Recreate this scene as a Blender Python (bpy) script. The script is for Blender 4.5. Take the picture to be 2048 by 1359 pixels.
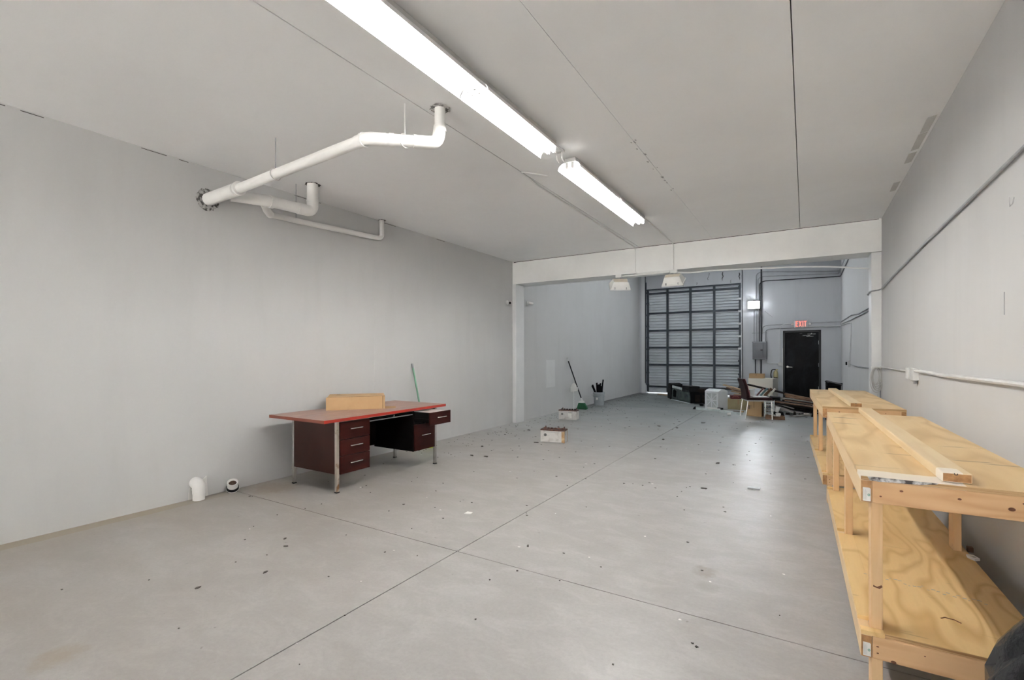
import bpy, bmesh, math, random
from mathutils import Vector, Matrix

# ---------------------------------------------------------------- camera, world, exposure
scene = bpy.context.scene
for o in list(bpy.data.objects):
    bpy.data.objects.remove(o)
COL = scene.collection

cam_data = bpy.data.cameras.new('camera')
cam = bpy.data.objects.new('camera', cam_data)
COL.objects.link(cam)
cam_data.sensor_width = 36.0
cam_data.lens = 955.16 / 2048 * 36.0
cam_data.shift_y = 27.12 / 2048
cam_data.clip_start = 0.05
cam.matrix_world = (Matrix.Translation((0, 0, 1.4)) @ Matrix.Rotation(0.5507, 4, 'Z')
                    @ Matrix.Rotation(math.pi / 2, 4, 'X') @ Matrix.Rotation(-0.0014, 4, 'Z'))
scene.camera = cam

world = bpy.data.worlds.new('overcast_sky')
scene.world = world
world.use_nodes = True
world.node_tree.nodes['Background'].inputs[0].default_value = (0.93, 0.97, 1.0, 1)
world.node_tree.nodes['Background'].inputs[1].default_value = 1.3

sun_data = bpy.data.lights.new('sun', 'SUN')
sun_data.energy = 115.0; sun_data.angle = math.radians(3); sun_data.color = (1.0, .99, .975)
sun = bpy.data.objects.new('sun', sun_data); COL.objects.link(sun)
sun.rotation_euler = (math.radians(28), 0, math.radians(12))     # high, from the street side; added so bounced light fills the ceiling

vs = scene.view_settings
vs.view_transform = 'Standard'
vs.look = 'None'
vs.gamma = 1.0
vs.use_curve_mapping = False
vs.exposure = 1.22

TUBE = 44.0          # fluorescent tube radiance
FLOOD = 1.5         # flood lamps on the beam
COOL_FILL = 25.0          # added fill strip lights beyond the beam, out of view
PACK = 75.0          # wall pack by the shutter

# ---------------------------------------------------------------- room dimensions (metres)
XL, XR = -5.042, 0.895
H = 3.248
YB, BT = 8.236, 0.45        # beam front face and thickness
ZB = 2.798
YW = 16.90                  # inner face of back wall
HB = 4.70                   # ceiling beyond the beam
YF = -10.0                   # wall behind the camera
rnd = random.Random(7)

# ---------------------------------------------------------------- mesh helpers
class MB:
    def __init__(self):
        self.v = []; self.f = []
    def _add(self, vs_, fs):
        b = len(self.v)
        self.v += [tuple(p) for p in vs_]
        self.f += [tuple(b + i for i in q) for q in fs]
        return self
    def box(self, x0, x1, y0, y1, z0, z1):
        return self._add([(x0,y0,z0),(x1,y0,z0),(x1,y1,z0),(x0,y1,z0),(x0,y0,z1),(x1,y0,z1),(x1,y1,z1),(x0,y1,z1)],
                         [(0,3,2,1),(4,5,6,7),(0,1,5,4),(1,2,6,5),(2,3,7,6),(3,0,4,7)])
    def obox(self, c, ax, h):
        c = Vector(c); A = [Vector(a).normalized()*k for a, k in zip(ax, h)]
        P = []
        for sz in (-1, 1):
            for sx, sy in ((-1,-1),(1,-1),(1,1),(-1,1)):
                P.append(c + A[0]*sx + A[1]*sy + A[2]*sz)
        return self._add(P, [(0,3,2,1),(4,5,6,7),(0,1,5,4),(1,2,6,5),(2,3,7,6),(3,0,4,7)])
    def tube(self, pts, r, n=8, cap=True):
        pts = [Vector(p) for p in pts]
        rs = r if isinstance(r, (list, tuple)) else [r]*len(pts)
        T = []
        for i in range(len(pts)):
            a = pts[max(i-1,0)]; b = pts[min(i+1,len(pts)-1)]
            t = (b-a)
            T.append(t.normalized() if t.length > 1e-9 else Vector((0,0,1)))
        up = Vector((0,0,1)) if abs(T[0].z) < .9 else Vector((1,0,0))
        N = (up - T[0]*up.dot(T[0])).normalized()
        V = []; F = []
        for i, p in enumerate(pts):
            N = (N - T[i]*N.dot(T[i]))
            N = N.normalized() if N.length > 1e-6 else T[i].orthogonal().normalized()
            Bn = T[i].cross(N)
            for k in range(n):
                a = 2*math.pi*k/n
                V.append(p + (N*math.cos(a) + Bn*math.sin(a))*rs[i])
        for i in range(len(pts)-1):
            for k in range(n):
                k2 = (k+1) % n
                F.append((i*n+k, i*n+k2, (i+1)*n+k2, (i+1)*n+k))
        if cap:
            F.append(tuple(range(n-1,-1,-1)))
            F.append(tuple((len(pts)-1)*n+k for k in range(n)))
        return self._add(V, F)
    def lathe(self, prof, n=16, c=(0,0,0), cap=True):
        V = []; F = []
        for r, z in prof:
            for k in range(n):
                a = 2*math.pi*k/n
                V.append((c[0]+r*math.cos(a), c[1]+r*math.sin(a), c[2]+z))
        for i in range(len(prof)-1):
            for k in range(n):
                k2 = (k+1) % n
                F.append((i*n+k, i*n+k2, (i+1)*n+k2, (i+1)*n+k))
        if cap:
            F.append(tuple(range(n-1,-1,-1)))
            F.append(tuple((len(prof)-1)*n+k for k in range(n)))
        return self._add(V, F)
    def prism(self, poly, lo, hi, plane='xy'):
        n = len(poly)
        def mk(p, t):
            return {'xy': (p[0],p[1],t), 'xz': (p[0],t,p[1]), 'yz': (t,p[0],p[1])}[plane]
        V = [mk(p, lo) for p in poly] + [mk(p, hi) for p in poly]
        F = [tuple(range(n-1,-1,-1)), tuple(range(n, 2*n))]
        for i in range(n):
            j = (i+1) % n
            F.append((i, j, n+j, n+i))
        return self._add(V, F)
    def sheet(self, prof, lo, hi, plane='xz', th=0.0):
        """open profile extruded along the third axis; th adds a second skin"""
        n = len(prof)
        def mk(p, t):
            return {'xy': (p[0],p[1],t), 'xz': (p[0],t,p[1]), 'yz': (t,p[0],p[1])}[plane]
        if th:
            off = []
            for i in range(n):
                a = Vector(prof[max(i-1,0)]); b = Vector(prof[min(i+1,n-1)])
                d = (b-a).normalized()
                off.append((prof[i][0]-d.y*th, prof[i][1]+d.x*th))
            return self.prism(list(prof)+off[::-1], lo, hi, plane)
        V = [mk(p, lo) for p in prof] + [mk(p, hi) for p in prof]
        return self._add(V, [(i, i+1, n+i+1, n+i) for i in range(n-1)])
    def mesh(self, name):
        me = bpy.data.meshes.new(name)
        me.from_pydata(self.v, [], self.f)
        bm = bmesh.new(); bm.from_mesh(me)
        bmesh.ops.recalc_face_normals(bm, faces=bm.faces)
        bm.to_mesh(me); bm.free()
        return me
    def build(self, name, mat, parent=None, bevel=0.0, smooth=False, loc=None, rot=None, mw=None):
        me = self.mesh(name)
        me.materials.append(MAT[mat])
        o = bpy.data.objects.new(name, me)
        COL.objects.link(o)
        if parent is not None:
            o.parent = parent
        if loc is not None: o.location = loc
        if rot is not None: o.rotation_euler = rot
        if mw is not None: o.matrix_world = mw
        if smooth:
            me.polygons.foreach_set('use_smooth', [True]*len(me.polygons))
            es = o.modifiers.new('edges', 'EDGE_SPLIT'); es.split_angle = math.radians(38)
        if bevel:
            b = o.modifiers.new('bevel', 'BEVEL'); b.width = bevel; b.segments = 2
            b.limit_method = 'ANGLE'; b.angle_limit = math.radians(40)
        return o

def tag(o, label, cat=None, group=None):
    o['label'] = label
    if cat: o['category'] = cat
    if group: o['group'] = group
    return o
def thing(name, label, cat, loc=(0,0,0), rz=0.0, group=None):
    e = bpy.data.objects.new(name, None); COL.objects.link(e)
    e.empty_display_size = .1
    e.location = loc; e.rotation_euler = (0, 0, rz)
    return tag(e, label, cat, group)
def struct(o, label=None):
    o['kind'] = 'structure'
    if label: o['label'] = label
    return o
def share(src, name, parent, loc=(0,0,0), rot=(0,0,0)):
    c = src.copy(); c.name = name; COL.objects.link(c)
    c.parent = parent; c.location = loc; c.rotation_euler = rot
    return c
def copy_tree(o, parent=None):
    c = o.copy(); COL.objects.link(c); c.parent = parent
    for ch in list(o.children):
        copy_tree(ch, c)
    return c
def arc(c, u, v, r, a0, a1, n=6):
    c = Vector(c); u = Vector(u); v = Vector(v)
    return [c + u*(r*math.cos(a0+(a1-a0)*i/n)) + v*(r*math.sin(a0+(a1-a0)*i/n)) for i in range(n+1)]
def rounded(pts, r, n=4):
    """polyline with rounded corners"""
    P = [Vector(p) for p in pts]; out = [P[0]]
    for i in range(1, len(P)-1):
        a = (P[i-1]-P[i]); b = (P[i+1]-P[i])
        d = min(r, a.length*.45, b.length*.45)
        p0 = P[i] + a.normalized()*d; p1 = P[i] + b.normalized()*d
        for k in range(n+1):
            t = k/n
            out.append(p0*(1-t)**2 + P[i]*2*t*(1-t) + p1*t*t)
    out.append(P[-1])
    return out

# ---------------------------------------------------------------- materials
MAT = {}
def new_mat(name):
    m = bpy.data.materials.new(name); m.use_nodes = True
    MAT[name] = m
    nt = m.node_tree
    return m, nt, nt.nodes['Principled BSDF']
def N(nt, kind, **kw):
    n = nt.nodes.new(kind)
    for k, v in kw.items():
        if k.startswith('i_'):
            key = k[2:]
            n.inputs[int(key) if key.isdigit() else key].default_value = v
        else:
            setattr(n, k, v)
    return n
def c4(c): return (c[0], c[1], c[2], 1)
def ramp(nt, fac, stops):
    r = nt.nodes.new('ShaderNodeValToRGB')
    els = r.color_ramp.elements
    while len(els) < len(stops): els.new(.5)
    for e, (p, c) in zip(els, stops):
        e.position = p; e.color = c4(c) if not isinstance(c, (int, float)) else (c, c, c, 1)
    nt.links.new(fac, r.inputs[0])
    return r.outputs[0]
def mix(nt, fac, a, b, mode='MIX'):
    m = N(nt, 'ShaderNodeMix', data_type='RGBA', blend_type=mode)
    for s, val in ((0, fac), (6, a), (7, b)):
        if isinstance(val, (int, float)): m.inputs[s].default_value = val
        elif isinstance(val, tuple): m.inputs[s].default_value = c4(val)
        else: nt.links.new(val, m.inputs[s])
    return m.outputs[2]
def math_(nt, op, a, b=0.0, c=None):
    m = N(nt, 'ShaderNodeMath', operation=op)
    for i, v in enumerate((a, b) if c is None else (a, b, c)):
        if isinstance(v, (int, float)): m.inputs[i].default_value = v
        else: nt.links.new(v, m.inputs[i])
    return m.outputs[0]
def coords(nt, space='Object', scale=(1,1,1), loc=(0,0,0)):
    if space == 'World':
        g = nt.nodes.new('ShaderNodeNewGeometry'); out = g.outputs['Position']
    else:
        g = nt.nodes.new('ShaderNodeTexCoord'); out = g.outputs[space]
    mp = N(nt, 'ShaderNodeMapping')
    mp.inputs['Scale'].default_value = scale; mp.inputs['Location'].default_value = loc
    nt.links.new(out, mp.inputs[0])
    return mp.outputs[0]
def noise(nt, vec, scale=1.0, detail=3.0, rough=.55, dist=0.0):
    n = N(nt, 'ShaderNodeTexNoise')
    n.inputs['Scale'].default_value = scale; n.inputs['Detail'].default_value = detail
    n.inputs['Roughness'].default_value = rough; n.inputs['Distortion'].default_value = dist
    nt.links.new(vec, n.inputs['Vector'])
    return n.outputs[0]
def bump(nt, bsdf, h, strength=.2, dist=.01):
    b = N(nt, 'ShaderNodeBump'); b.inputs['Strength'].default_value = strength; b.inputs['Distance'].default_value = dist
    nt.links.new(h, b.inputs['Height']); nt.links.new(b.outputs[0], bsdf.inputs['Normal'])

def simple(name, col, rough=.5, metal=0.0, col2=None, scale=6.0, lo=.4, hi=.65, spec=.5, space='Object', bmp=0.0, stretch=(1,1,1)):
    m, nt, b = new_mat(name)
    b.inputs['Roughness'].default_value = rough
    b.inputs['Metallic'].default_value = metal
    b.inputs['Specular IOR Level'].default_value = spec
    v = coords(nt, space, stretch)
    n = noise(nt, v, scale, 4)
    c2 = col2 if col2 else tuple(x*.86 for x in col)
    nt.links.new(ramp(nt, n, [(lo, col), (hi, c2)]), b.inputs['Base Color'])
    if bmp: bump(nt, b, n, bmp)
    return m
def emit(name, col, strength, body=(.9,.9,.9)):
    m, nt, b = new_mat(name)
    b.inputs['Base Color'].default_value = c4(body)
    b.inputs['Emission Color'].default_value = c4(col)
    b.inputs['Emission Strength'].default_value = strength
    v = coords(nt, 'Object')
    nt.links.new(ramp(nt, noise(nt, v, 3.0), [(0, .45), (1, .55)]), b.inputs['Roughness'])
    return m

def wall_paint(name, col, dirty, patch=.5):
    m, nt, b = new_mat(name)
    v = coords(nt, 'World')
    n1 = noise(nt, v, .55, 3, .5)                     # broad repaint patches
    vr = coords(nt, 'World', (2.2, 2.2, .35))
    n2 = noise(nt, vr, 2.0, 4, .6)                    # vertical roller marks
    c = mix(nt, ramp(nt, n1, [(.42, 0.0), (.62, 1.0)]), col, tuple(x*.95 for x in col))
    c = mix(nt, ramp(nt, n2, [(.5, 0.0), (.75, .22)]), c, dirty)
    n3 = noise(nt, coords(nt, 'World'), 7.0, 5, .7)
    c = mix(nt, ramp(nt, n3, [(.68, 0.0), (.8, .18)]), c, dirty)
    nt.links.new(c, b.inputs['Base Color'])
    b.inputs['Roughness'].default_value = .8
    b.inputs['Specular IOR Level'].default_value = .2
    bump(nt, b, noise(nt, coords(nt, 'World'), 60.0, 4, .6), .05, .004)
wall_paint('wall_paint', (.605, .603, .600), (.50, .497, .492))
wall_paint('ceiling_paint', (.945, .948, .95), (.86, .86, .86))
simple('trim_paint', (.84, .84, .83), .5, col2=(.79, .79, .78), scale=2.0, space='World')

simple('patch_paint', (.74, .73, .71), .6, space='World', scale=3, col2=(.70, .69, .67))
simple('patch_faint', (.69, .69, .685), .6, space='World', scale=3, col2=(.66, .66, .655))
simple('column_paint', (.74, .745, .745), .5, col2=(.69, .695, .70), scale=2.0, space='World')
# back wall: same paint with soot blotches above the roller door
wall_paint('back_paint', (.56, .575, .605), (.36, .37, .40))
wall_paint('side_back_paint', (.74, .75, .765), (.45, .46, .48))

def floor_mat():
    m, nt, b = new_mat('floor_paint')
    v = coords(nt, 'World')
    sep = N(nt, 'ShaderNodeSeparateXYZ'); nt.links.new(v, sep.inputs[0])
    X, Y = sep.outputs[0], sep.outputs[1]
    n1 = noise(nt, v, .7, 4, .55, .3)
    c = mix(nt, ramp(nt, n1, [(.35, 0.0), (.68, 1.0)]), (.41, .398, .388), (.35, .333, .318))
    n1b = noise(nt, coords(nt, 'World', (1.0, 1.8, 1)), 3.2, 6, .68, .6)
    c = mix(nt, ramp(nt, n1b, [(.28, .45), (.56, 0.0)]), c, (.30, .285, .265))
    c = mix(nt, ramp(nt, n1b, [(.50, 0.0), (.78, .5)]), c, (.50, .49, .475))
    # tan wear towards the front left of the unit
    n2 = noise(nt, coords(nt, 'World', (.55, 1.1, 1)), 1.6, 5, .6, .5)
    left = N(nt, 'ShaderNodeMapRange'); nt.links.new(X, left.inputs[0])
    for i, val in ((1, -1.6), (2, -4.2), (3, 0.0), (4, 1.0)): left.inputs[i].default_value = val
    near = N(nt, 'ShaderNodeMapRange'); nt.links.new(Y, near.inputs[0])
    for i, val in ((1, 8.0), (2, 4.5), (3, 0.0), (4, 1.0)): near.inputs[i].default_value = val
    wear = math_(nt, 'MULTIPLY', math_(nt, 'MULTIPLY', left.outputs[0], near.outputs[0]), ramp(nt, n2, [(.3, .25), (.7, 1.0)]))
    c = mix(nt, math_(nt, 'MULTIPLY', wear, .8), c, (.30, .265, .22))
    # grimy teal-grey floor beyond the beam, with cool back light painted in
    far = N(nt, 'ShaderNodeMapRange'); nt.links.new(Y, far.inputs[0])
    for i, val in ((1, 6.0), (2, 10.0), (3, 0.0), (4, 1.0)): far.inputs[i].default_value = val
    n4 = noise(nt, coords(nt, 'World', (1.0, 2.2, 1)), 1.3, 6, .65, .4)
    grime_cool_light = math_(nt, 'MULTIPLY', far.outputs[0], ramp(nt, n4, [(.38, .35), (.62, 1.0)]))
    c = mix(nt, math_(nt, 'MULTIPLY', grime_cool_light, .62), c, (.40, .45, .45))
    deep = N(nt, 'ShaderNodeMapRange'); nt.links.new(Y, deep.inputs[0])
    for i, val in ((1, 9.0), (2, 13.5), (3, 0.0), (4, 1.0)): deep.inputs[i].default_value = val
    c = mix(nt, math_(nt, 'MULTIPLY', math_(nt, 'MULTIPLY', deep.outputs[0], ramp(nt, n4, [(.30, .5), (.55, 1.0)])), .9), c, (.12, .142, .142))
    # dark dirt gathered along the left wall at the back
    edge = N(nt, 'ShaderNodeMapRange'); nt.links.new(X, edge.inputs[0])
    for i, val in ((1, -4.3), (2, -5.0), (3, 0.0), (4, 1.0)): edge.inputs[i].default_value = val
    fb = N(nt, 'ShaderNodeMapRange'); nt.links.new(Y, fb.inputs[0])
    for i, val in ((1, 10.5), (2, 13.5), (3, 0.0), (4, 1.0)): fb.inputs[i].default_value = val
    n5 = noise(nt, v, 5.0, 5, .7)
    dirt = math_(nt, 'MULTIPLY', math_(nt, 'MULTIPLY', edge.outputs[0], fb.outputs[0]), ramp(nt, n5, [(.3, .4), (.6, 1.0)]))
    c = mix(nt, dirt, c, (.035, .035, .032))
    # bare tan strip along the foot of the left wall
    st = math_(nt, 'LESS_THAN', math_(nt, 'ADD', X, math_(nt, 'MULTIPLY', noise(nt, v, 6.0), .03)), -4.875)
    sy = N(nt, 'ShaderNodeMapRange'); nt.links.new(Y, sy.inputs[0])
    for i, val in ((1, 3.2), (2, 2.0), (3, 0.0), (4, .85)): sy.inputs[i].default_value = val
    c = mix(nt, math_(nt, 'MULTIPLY', st, sy.outputs[0]), c, (.30, .25, .17))
    # scuffs: light scrapes and dark specks
    sc = noise(nt, coords(nt, 'World', (1.2, 6.0, 1)), 3.0, 6, .7, 1.2)
    c = mix(nt, ramp(nt, sc, [(.66, 0.0), (.76, .35)]), c, (.58, .57, .55))
    sp = noise(nt, v, 16.0, 2, .5)
    c = mix(nt, ramp(nt, sp, [(.74, 0.0), (.78, .55)]), c, (.16, .14, .12))
    fine = noise(nt, v, 45.0, 4, .7)
    c = mix(nt, ramp(nt, fine, [(.35, .16), (.6, 0.0)]), c, (.22, .20, .18))
    # two brown drips
    def blot(cx, cy, rx, ry, col, c, k):
        dx = math_(nt, 'DIVIDE', math_(nt, 'SUBTRACT', X, cx), rx)
        dy = math_(nt, 'DIVIDE', math_(nt, 'SUBTRACT', Y, cy), ry)
        d = math_(nt, 'ADD', math_(nt, 'MULTIPLY', dx, dx), math_(nt, 'MULTIPLY', dy, dy))
        d = math_(nt, 'ADD', d, math_(nt, 'MULTIPLY', noise(nt, v, 14.0, 4, .7), 1.6))
        return mix(nt, ramp(nt, math_(nt, 'MULTIPLY', d, .5), [(.45, k), (.75, 0.0)]), c, col)
    c = blot(-.55, 3.26, .11, .12, (.25, .21, .16), c, .6)
    c = blot(-.50, 3.05, .10, .09, (.27, .26, .22), c, .5)
    c = blot(-2.95, .78, .12, .16, (.28, .22, .14), c, .45)
    c = blot(-4.72, 2.95, .30, .30, (.24, .17, .10), c, .55)
    c = blot(-4.35, 1.26, .32, .16, (.30, .285, .26), c, .5)
    nt.links.new(c, b.inputs['Base Color'])
    nt.links.new(ramp(nt, n1, [(.3, .30), (.7, .42)]), b.inputs['Roughness'])
    b.inputs['Specular IOR Level'].default_value = .5
    bump(nt, b, noise(nt, v, 30.0, 5, .6), .06, .004)
floor_mat()
simple('joint_dirt', (.10, .09, .075), .9, col2=(.05, .045, .04), scale=8)
simple('dark_gap', (.02, .02, .02), .9)

def wood(name, axis, light, dark, ring, stretch=7.0, scale=2.2, bands=7.0, ringamt=.55, rough=.55, paint=None, smudge=0.0):
    m, nt, b = new_mat(name)
    s = [scale*1.0]*3; s['XYZ'.index(axis)] = scale/stretch
    v = coords(nt, 'Object', tuple(s))
    n1 = noise(nt, v, 1.0, 2, .45, .25)
    t = math_(nt, 'PINGPONG', math_(nt, 'MULTIPLY', n1, bands), .5)
    c = mix(nt, ramp(nt, t, [(.02, ringamt), (.30, 0.0)]), light, ring)
    n2 = noise(nt, v, .45, 2)
    c = mix(nt, ramp(nt, n2, [(.4, 0.0), (.65, .55)]), c, dark)
    s2 = [60.0]*3; s2['XYZ'.index(axis)] = 3.0
    n3 = noise(nt, coords(nt, 'Object', tuple(s2)), 1.0, 2)
    c = mix(nt, ramp(nt, n3, [(.45, 0.0), (.7, .25)]), c, dark)
    if smudge:
        n4 = noise(nt, coords(nt, 'Object', (1.6, 9.0, 1)), 1.7, 3, .6, .4)
        c = mix(nt, ramp(nt, n4, [(.66, 0.0), (.73, smudge)]), c, (.10, .075, .05))
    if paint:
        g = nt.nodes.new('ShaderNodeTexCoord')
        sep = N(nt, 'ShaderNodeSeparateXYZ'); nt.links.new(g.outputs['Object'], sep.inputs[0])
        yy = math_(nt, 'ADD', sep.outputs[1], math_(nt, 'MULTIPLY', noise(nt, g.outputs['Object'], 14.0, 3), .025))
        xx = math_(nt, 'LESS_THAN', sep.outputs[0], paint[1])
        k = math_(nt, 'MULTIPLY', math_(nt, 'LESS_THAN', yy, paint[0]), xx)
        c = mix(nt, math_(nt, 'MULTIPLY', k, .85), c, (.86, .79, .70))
    nt.links.new(c, b.inputs['Base Color'])
    b.inputs['Roughness'].default_value = rough
    bump(nt, b, n3, .08, .003)
PL, PD, PR = (.80, .57, .27), (.70, .46, .19), (.52, .29, .09)
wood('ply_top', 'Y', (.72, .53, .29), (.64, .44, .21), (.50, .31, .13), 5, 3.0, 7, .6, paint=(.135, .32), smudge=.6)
wood('ply_top_plain', 'Y', (.72, .53, .29), (.64, .44, .21), (.50, .31, .13), 5, 3.0, 7, .6, smudge=.55)
wood('ply_shelf', 'Y', PL, PD, PR, 3.2, 3.4, 9, .6, smudge=.3)
wood('lumber_x', 'X', (.68, .44, .24), (.58, .34, .16), (.46, .24, .10), 9, 9, 5, .6)
wood('lumber_y', 'Y', (.74, .56, .34), (.66, .46, .25), (.58, .37, .19), 9, 9, 4, .35)
wood('lumber_z', 'Z', (.72, .49, .27), (.62, .37, .17), (.55, .31, .13), 9, 9, 4, .40)
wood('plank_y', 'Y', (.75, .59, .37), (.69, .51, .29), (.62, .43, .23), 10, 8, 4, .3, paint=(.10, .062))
wood('plank_plain', 'Y', (.75, .59, .37), (.69, .51, .29), (.62, .43, .23), 10, 8, 4, .3)
simple('end_grain', (.44, .24, .10), .8, col2=(.30, .15, .06), scale=40)
simple('ply_edge', (.50, .33, .16), .75, col2=(.28, .15, .06), scale=1.0, stretch=(1,1,120), lo=.45, hi=.55)
simple('ply_edge_stain', (.06, .05, .05), .8, col2=(.62, .62, .62), scale=30, lo=.42, hi=.6)
simple('knot', (.16, .06, .025), .7)
simple('paper_white', (.84, .83, .80), .7, col2=(.76, .75, .73), scale=10)
simple('ink_green', (.10, .36, .28), .6)
simple('ink_black', (.03, .03, .03), .6)
simple('ink_grey', (.42, .42, .43), .6)

# desk
def laminate():
    m, nt, b = new_mat('desk_laminate')
    v = coords(nt, 'Object', (1.0, 7.0, 7.0))
    n1 = noise(nt, v, 2.0, 5, .6, .4)
    c = ramp(nt, n1, [(.35, (.33, .18, .14)), (.62, (.25, .125, .095))])
    n2 = noise(nt, coords(nt, 'Object', (2.0, 5.0, 1)), 2.5, 5, .7)
    c = mix(nt, ramp(nt, n2, [(.45, 0.1), (.68, .6)]), c, (.50, .38, .30))  # tan of the top's glossy reflections mixed into the laminate colour
    nt.links.new(c, b.inputs['Base Color'])
    nt.links.new(ramp(nt, n2, [(.4, .30), (.7, .5)]), b.inputs['Roughness'])
laminate()
simple('desk_edge', (.34, .022, .012), .35, col2=(.27, .02, .012), scale=3)
simple('desk_edge_brown', (.22, .06, .035), .4, col2=(.17, .045, .03), scale=3)
simple('desk_wood', (.040, .007, .005), .36, col2=(.022, .004, .003), spec=.16, scale=2.5, stretch=(1, 1, 4))
simple('desk_side', (.038, .011, .008), .32, col2=(.025, .007, .005), spec=.22, scale=2)
simple('desk_dark', (.005, .004, .004), .5, col2=(.003, .003, .003), spec=.1, scale=3)
simple('chrome', (.72, .71, .69), .22, 1.0, col2=(.60, .58, .55), scale=14)
simple('chrome_rust', (.66, .62, .56), .34, 1.0, col2=(.36, .22, .12), scale=9, lo=.52, hi=.66)
simple('rubber', (.02, .02, .02), .8)
simple('cardboard', (.50, .33, .17), .8, col2=(.45, .29, .145), scale=3)
simple('cardboard_dark', (.36, .23, .12), .8, col2=(.30, .19, .095), scale=3)
simple('cardboard_olive', (.34, .29, .16), .8, col2=(.27, .22, .12), scale=3)
simple('cardboard_shade', (.16, .09, .045), .9)
# pipes, metal
simple('pvc', (.84, .83, .81), .38, col2=(.80, .79, .77), scale=4)
simple('pvc_grubby', (.82, .81, .79), .45, col2=(.58, .57, .55), scale=9, lo=.5, hi=.7)
simple('plaster_rough', (.50, .49, .48), .9, col2=(.10, .095, .09), scale=30, lo=.46, hi=.56, bmp=.5, space='World')
simple('dark_hole', (.03, .022, .018), .9)
simple('brown_water', (.06, .025, .015), .2)
simple('conduit_paint', (.72, .72, .71), .5, col2=(.64, .64, .63), scale=5)
simple('conduit_grey', (.40, .41, .43), .45, .3, col2=(.30, .31, .33), scale=5)
simple('conduit_dark', (.045, .047, .052), .5, .2)
simple('white_enamel', (.88, .88, .87), .3, col2=(.84, .84, .83), scale=3)
simple('fixture_grey', (.62, .61, .59), .45, col2=(.55, .54, .52), scale=3)
simple('white_plastic', (.80, .80, .78), .4, col2=(.74, .74, .72), scale=5)
simple('beige_metal', (.70, .64, .54), .5, col2=(.62, .55, .45), scale=5)
simple('steel_blue', (.62, .66, .70), .45, .0, col2=(.52, .56, .60), scale=2.5, stretch=(.6, 1, 2))
simple('steel_dark', (.035, .045, .060), .5, .3, col2=(.022, .028, .038), scale=5)
simple('steel_galv', (.55, .57, .60), .4, .7, col2=(.38, .40, .42), scale=10)
simple('panel_grey', (.13, .135, .155), .45, .2, col2=(.10, .105, .12), scale=4)
def burnt_door():
    m, nt, b = new_mat('door_black')
    v = coords(nt, 'Object', (1.4, 1, .9))
    n1 = noise(nt, v, 1.5, 5, .6, .6)
    c = ramp(nt, n1, [(.46, (.003, .003, .0035)), (.64, (.018, .019, .022)), (.8, (.075, .08, .088))])
    nt.links.new(c, b.inputs['Base Color'])
    b.inputs['Specular IOR Level'].default_value = .1
    nt.links.new(ramp(nt, n1, [(.4, .35), (.7, .65)]), b.inputs['Roughness'])
burnt_door()
simple('door_frame_black', (.012, .012, .013), .5)
simple('scrape', (.45, .45, .44), .6, col2=(.1, .1, .1), scale=30)
simple('brass_dull', (.62, .58, .52), .3, 1.0)
# junk
simple('burgundy', (.030, .004, .006), .55, col2=(.018, .003, .004), scale=5, spec=.25)
simple('piping', (.35, .10, .09), .6)
simple('black_plastic', (.006, .006, .007), .45, spec=.2)
simple('black_matte', (.005, .005, .006), .8, spec=.1)
simple('soot_wood', (.022, .015, .012), .8, col2=(.008, .006, .006), spec=.12, scale=8, stretch=(.4, 2, 2))
simple('brown_wood', (.20, .105, .055), .7, col2=(.09, .045, .025), scale=8, stretch=(.4, 2, 2))
simple('grey_wood', (.34, .32, .29), .75, col2=(.22, .20, .18), scale=8, stretch=(.4, 2, 2))
simple('tan_wood', (.50, .38, .25), .7, col2=(.38, .27, .16), scale=8, stretch=(.4, 2, 2))
simple('pale_strip', (.66, .72, .71), .45, col2=(.50, .56, .55), scale=8)
simple('grey_green', (.11, .135, .13), .55, col2=(.06, .075, .075), spec=.2, scale=6)
simple('cream_panel', (.86, .80, .70), .5, col2=(.82, .76, .66), scale=2)
simple('cream_side', (.60, .57, .51), .55, col2=(.47, .44, .40), scale=2)
simple('white_cab', (.80, .82, .84), .4, col2=(.74, .76, .78), scale=4)
simple('frost', (.50, .53, .53), .35, col2=(.62, .65, .65), scale=40)
simple('red_item', (.11, .016, .018), .6)
simple('teal_item', (.10, .20, .21), .6)
simple('yellow_tag', (.58, .50, .26), .6)
simple('broom_green', (.20, .42, .28), .5, col2=(.16, .34, .22), scale=9)
simple('bristle_green', (.018, .12, .05), .8, col2=(.010, .07, .03), scale=40)
simple('bristle_lime', (.42, .52, .06), .8, col2=(.34, .42, .05), scale=40)
simple('bucket_grey', (.36, .39, .41), .45, col2=(.30, .33, .35), scale=8)
simple('battery_white', (.66, .64, .62), .5, col2=(.48, .45, .43), scale=12, lo=.5, hi=.7)
simple('battery_lid', (.055, .028, .024), .6, col2=(.16, .06, .035), scale=30)
simple('rust', (.38, .22, .10), .85, col2=(.56, .42, .26), scale=18)
simple('bag_black', (.004, .004, .005), .24, col2=(.007, .006, .008), scale=16, spec=.4, bmp=.9)
simple('cable_white', (.58, .57, .55), .5)
simple('lens_black', (.004, .004, .005), .1)
simple('asphalt', (.30, .30, .30), .9, col2=(.24, .24, .24), scale=20, space='World')
simple('pale_grey_piece', (.34, .36, .36), .45, col2=(.5, .52, .52), scale=20)
simple('bounce_apron', (.62, .60, .57), .9, col2=(.54, .52, .49), scale=3, space='World')
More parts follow.
